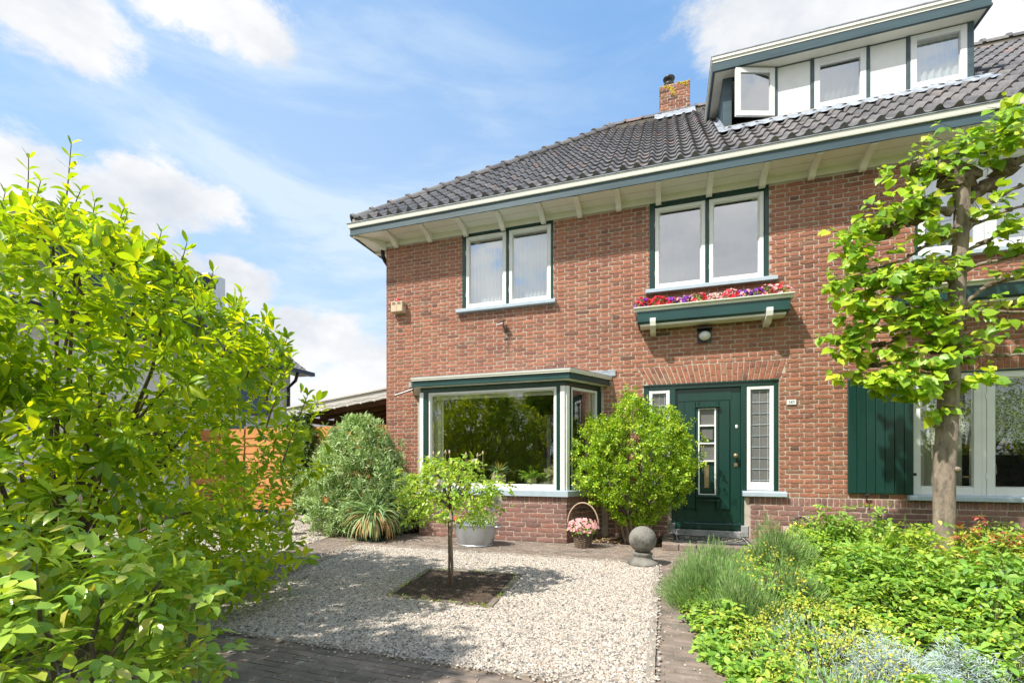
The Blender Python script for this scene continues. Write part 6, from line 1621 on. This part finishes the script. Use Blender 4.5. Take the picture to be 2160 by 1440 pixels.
def mound(name, label, cat, c, r, mat, tmpl, n, size, mode='up', wide=1.0, group=None, extra=None, stems=60):
    t = thing(name, label, cat, c, group)
    q = rdir(n); q[:, 2] = np.abs(q[:, 2]); rr = np.array(r) * (1 + .15 * np.sin(6 * q[:, 0:1] + 3) + .12 * np.sin(8 * q[:, 1:2]))
    p = np.array(c) + q * rr * (.45 + .6 * rng.random((n, 1)) ** .6)
    ax = q * [1, 1, 1] + [0, 0, 1.1] if mode == 'up' else rdir(n) * [1, 1, .4] + q * .5
    leaves('foliage', tmpl, p, ax + rng.normal(size=(n, 3)) * .25, rdir(n) * .6 + [0, -.3, 1] if mode != 'up' else rdir(n), rng.uniform(size[0], size[1], n), mat, t, wide=wide)
    mb = MB()
    for _ in range(stems):
        d1 = rdir(1)[0]; d1[2] = abs(d1[2]) + .3; e_ = np.array(c) + d1 * np.array(r) * .8; mb.tube([c, tuple((np.array(c) + e_) / 2 + [0, 0, .02]), tuple(e_)], [.003, .002, .001], 4, cap=False)
    mb.build('stems', 'twig', t)
    if extra:
        for mat2, m, sz in extra:
            q = rdir(m); q[:, 2] = np.abs(q[:, 2]) * 1.2 + .1; p = np.array(c) + q * np.array(r) * (1.0 + .18 * rng.random((m, 1)))
            leaves('blossom', L_PETAL, p, rdir(m), rdir(m) + [0, -.4, .8], rng.uniform(sz * .7, sz * 1.3, m), mat2, t)
    return t
mound('lavender', 'green lavender mound bulging over the brick path, nearest the stone ball', 'lavender', (.34, -3.10, 0), (.36, .48, .35), 'leaf_lavender', L_NEEDLE, 17000, (.03, .06), wide=1.0)
mound('lavender', 'taller lavender behind the path mound, just in front of the doorstep path', 'lavender', (.50, -2.45, 0), (.24, .26, .33), 'leaf_lavender', L_NEEDLE, 7000, (.03, .065), wide=1.0)
mound('lavender', 'lavender with purple-grey dead stems at the front end of the path mound', 'lavender', (.52, -3.62, 0), (.28, .26, .32), 'leaf_lavender', L_NEEDLE, 4200, (.035, .07), wide=1.1)
mound('lavender', 'woody grey-green lavender below the split logs', 'lavender', (1.06, -1.95, 0), (.30, .30, .46), 'leaf_lavender', L_NEEDLE, 5200, (.04, .085), wide=1.0, extra=[('fl_yellow', 60, .012)], stems=160)
mound('lavender', 'small lavender tuft between the yellow flowers in the bed', 'lavender', (.86, -3.25, 0), (.22, .22, .38), 'leaf_lavender', L_NEEDLE, 2400, (.035, .07), wide=1.0)
mound('yellow_alyssum', 'loose yellow-flowered plant beside the lavender mound', 'flowers', (.70, -3.42, .05), (.22, .30, .33), 'leaf_fresh', L_OVATE, 500, (.02, .035), 'out', extra=[('fl_yellow', 260, .013)], stems=70)
mound('yellow_alyssum', 'pale yellow-flowered plant at the bottom of the bed by the path', 'flowers', (.78, -4.30, .03), (.38, .30, .25), 'leaf_silver', L_NEEDLE, 900, (.03, .05), extra=[('fl_lemon', 1900, .0095)], stems=30)
mound('yellow_alyssum', 'yellow-flowered plant at the bottom edge of the picture, left of the silver leaves', 'flowers', (.72, -4.85, .03), (.28, .30, .26), 'leaf_silver', L_NEEDLE, 900, (.03, .05), extra=[('fl_lemon', 1300, .0095)], stems=30)
mound('silver_plant', 'silvery narrow-leaved clump at the bottom of the front bed', 'plant', (1.02, -4.50, .04), (.22, .22, .23), 'leaf_silver', L_NEEDLE, 5200, (.022, .040), 'out', wide=1.5)
mound('silver_plant', 'smaller silvery clump right of the largest silver one', 'plant', (1.32, -4.38, .04), (.14, .14, .23), 'leaf_silver', L_NEEDLE, 2200, (.022, .038), 'out', wide=1.5)
mound('silver_plant', 'silvery sprigs near the right edge of the bed', 'plant', (1.52, -4.42, .04), (.06, .06, .22), 'leaf_silver', L_NEEDLE, 420, (.022, .038), 'out', wide=1.5)

def perennial(label, c, r, n, mat='leaf_fresh', sz=.05, name='leafy_perennial'):
    t = thing(name, label, 'plant', c)
    cl_ = np.array(c) + rdir(n) * np.array(r) * (.5 + .5 * rng.random((n, 1))); cl_[:, 2] = np.abs(cl_[:, 2])
    leaves('foliage', L_OVATE, *pinnate(cl_, rdir(n) * [1, 1, .3] + [0, 0, .4], 2, sz, .3), mat, t)
    mb = MB()
    for k in range(0, n, 2):
        q = cl_[k]; mb.tube([(c[0] + (q[0] - c[0]) * .2, c[1] + (q[1] - c[1]) * .2, .02), ((c[0] + q[0]) / 2, (c[1] + q[1]) / 2, q[2] * .65), tuple(q)], [.004, .003, .0015], 4, cap=False)
    mb.build('stems', 'twig', t)
perennial('tall fern-leaved green plant right of the split logs', (1.78, -1.15, .05), (.32, .30, .72), 110)
perennial('pale green divided-leaf plant in front of the closed green shutter', (2.14, -1.25, .05), (.28, .25, .68), 80)
perennial('yellowish leafy plant left of the lime trunk foot', (2.38, -1.65, .05), (.28, .26, .58), 80, 'leaf_cover', .055)
perennial('broad green perennial in the middle of the bed', (1.60, -2.75, .05), (.42, .38, .52), 190, 'leaf_fresh', .062)
perennial('green star-leaved plant on the right side of the bed', (2.25, -3.05, .05), (.50, .48, .52), 240, 'leaf_fresh', .055)
perennial('sprawling star-leaved plant behind it, below the lime trunk', (2.0, -2.1, .05), (.38, .32, .54), 150, 'leaf_cover', .055)
perennial('large star-leaved plant near the right edge of the picture', (3.0, -2.5, .05), (.5, .5, .55), 190, 'leaf_fresh', .055)
def redtip(label, c, r, n):
    t = thing('red_tipped_shrub', label, 'shrub', c)
    cl_ = np.array(c) + rdir(n) * np.array(r) * (.6 + .4 * rng.random((n, 1))); cl_[:, 2] = np.abs(cl_[:, 2])
    pos, ax, nr, sz = whorls(cl_, norm(rdir(n) * .5 + [0, 0, 1]), 10, (.035, .06), .5, .004, .02)
    leaves('foliage', L_NARROW, pos, ax, nr, sz, 'leaf_redtip', t, wide=2.0)
    pos, ax, nr, sz = whorls(cl_ - [0, 0, .08], norm(rdir(n) * .5 + [0, 0, 1]), 10, (.04, .07), .5, .004, .08)
    leaves('green_leaves', L_NARROW, pos, ax, nr, sz, 'leaf_cover', t, wide=2.2)
    mb = MB()
    for q in cl_: mb.tube([(c[0], c[1], .02), tuple(q)], [.004, .002], 4, cap=False)
    mb.build('stems', 'twig', t)
redtip('red-tipped shrub right of the lime trunk under the white window', (3.10, -1.25, 0), (.32, .24, .66), 70)
redtip('larger red-tipped shrub at the right edge under the window', (3.70, -1.25, 0), (.42, .28, .62), 90)
redtip('small red-tipped shrub in front of the lime trunk', (2.45, -2.05, 0), (.22, .18, .60), 36)
mound('periwinkle', 'a few small blue flowers among the leaves on the right', 'flowers', (1.95, -3.45, .05), (.12, .12, .24), 'leaf_fresh', L_OVATE, 120, (.03, .05), 'out', extra=[('fl_blue', 14, .014)], stems=10)
# weeds in the soil by the round shrub and leaf litter
p = np.stack([rng.uniform(-.95, .05, 240), rng.uniform(-.6, -.08, 240), rng.uniform(.014, .03, 240)], 1)
tag(leaves('leaf_litter', L_OVATE, p, rdir(240) * [1, 1, .2], rdir(240) * .3 + [0, 0, 1], rng.uniform(.02, .045, 240), 'leaf_dry'), 'dry brown leaves lying on the soil under the round shrub', 'leaf litter', kind='stuff')
p = np.stack([rng.uniform(-4.6, -1.2, 420), rng.uniform(-5.4, -1.4, 420), np.full(420, .016)], 1)
tag(leaves('leaf_litter', L_OVATE, p, rdir(420) * [1, 1, .15], rdir(420) * .3 + [0, 0, 1], rng.uniform(.008, .022, 420), 'leaf_dry'), 'tiny dry leaf bits scattered over gravel and path', 'leaf litter', kind='stuff')
for i, (c, lb) in enumerate((((.30, -4.15, 0), 'low bright green weeds spilling onto the brick path below the lavender'), ((.42, -4.6, 0), 'low green weeds on the path edge at the bottom of the picture'))):
    mound('weed', lb, 'plant', c, (.14, .22, .10), 'leaf_fresh', L_HEART, 300, (.022, .042), 'out', stems=10)
# moss and small weeds at the brick edging
p = []
for k in range(4):
    a = np.array(SOILQ[k]); b = np.array(SOILQ[(k + 1) % 4])
    for _ in range(70):
        q = a + (b - a) * rng.random() + rng.normal(size=2) * .015; p.append((q[0], q[1], .012))
p = np.array(p); tag(leaves('edging_weeds', L_OVATE, p, rdir(len(p)) + [0, 0, .5], rdir(len(p)) + [0, 0, 1], rng.uniform(.010, .028, len(p)), 'leaf_cover'), 'tiny weeds along the brick edging of the soil square', 'weeds', kind='stuff')

# ------------------------------------------------------------------ the street side behind the camera: shade and mirrored greenery
def big_tree(label, c, h, r, n, mat='leaf_dark', name='street_tree', low=.25):
    t = thing(name, label, 'tree', c)
    mb = MB(); prof = [(h * (low + (1 - low) * f), r * g) for f, g in ((0, .45), (.25, .9), (.5, 1), (.75, .75), (.98, .3))]
    prim = shell(18, [(p_[0], p_[1] * .6) for p_ in prof], c, .6); cl = shell(n // 22, prof, c, .5)
    tips, dirs = grow(mb, [c], prim, cl, .12 * h / 5, .02, .008); mb.build('trunk', 'bark', t)
    P = np.repeat(tips, 22, axis=0) + rng.normal(size=(len(tips) * 22, 3)) * .14
    m = len(P); leaves('crown', L_OBO, P, rdir(m) + [0, 0, -.1], rdir(m) * .7 + [0, 0, 1], rng.uniform(.10, .2, m), mat, t)
big_tree('broad tree across the street behind the photographer', (-9.5, -15.5, 0), 5.2, 2.6, 7000, 'leaf_magnolia')
big_tree('second street tree further left behind the photographer', (-15.5, -13.5, 0), 5.5, 2.8, 7000)
big_tree('street tree straight behind the photographer', (-3.5, -16.5, 0), 4.6, 2.4, 6000)
big_tree('street tree behind the photographer on the right', (3.5, -16.0, 0), 4.8, 2.5, 6000, 'leaf_magnolia')
big_tree('bushy tree beside the garden entrance, left of the photographer', (-3.2, -6.75, 0), 3.4, .42, 2200, 'leaf_magnolia', 'garden_tree', .72)
big_tree('spreading tree across the street, far to the right of the photographer', (9.5, -12.5, 0), 5.6, 2.9, 7500, 'leaf_magnolia', 'street_tree', .12)
big_tree('tall street tree furthest right behind the photographer', (15.5, -14.0, 0), 6.0, 3.0, 7000, 'leaf_dark', 'street_tree', .12)
hd = thing('street_hedge', 'clipped dark hedge along the street behind the photographer', 'hedge', (-3, -10.5, 0))
n = 32000; p = np.stack([rng.uniform(-16, 18, n), -10.5 + rng.choice([-.35, .35], n) * np.sqrt(rng.random(n)), rng.uniform(.05, 1.5, n)], 1)
leaves('foliage', L_OVATE, p, rdir(n), rdir(n), rng.uniform(.06, .1, n), 'leaf_dark', hd)
mb = MB(); mb.box((-16, -10.7, 0), (18, -10.3, 1.35)); mb.build('stems', 'twig', hd)
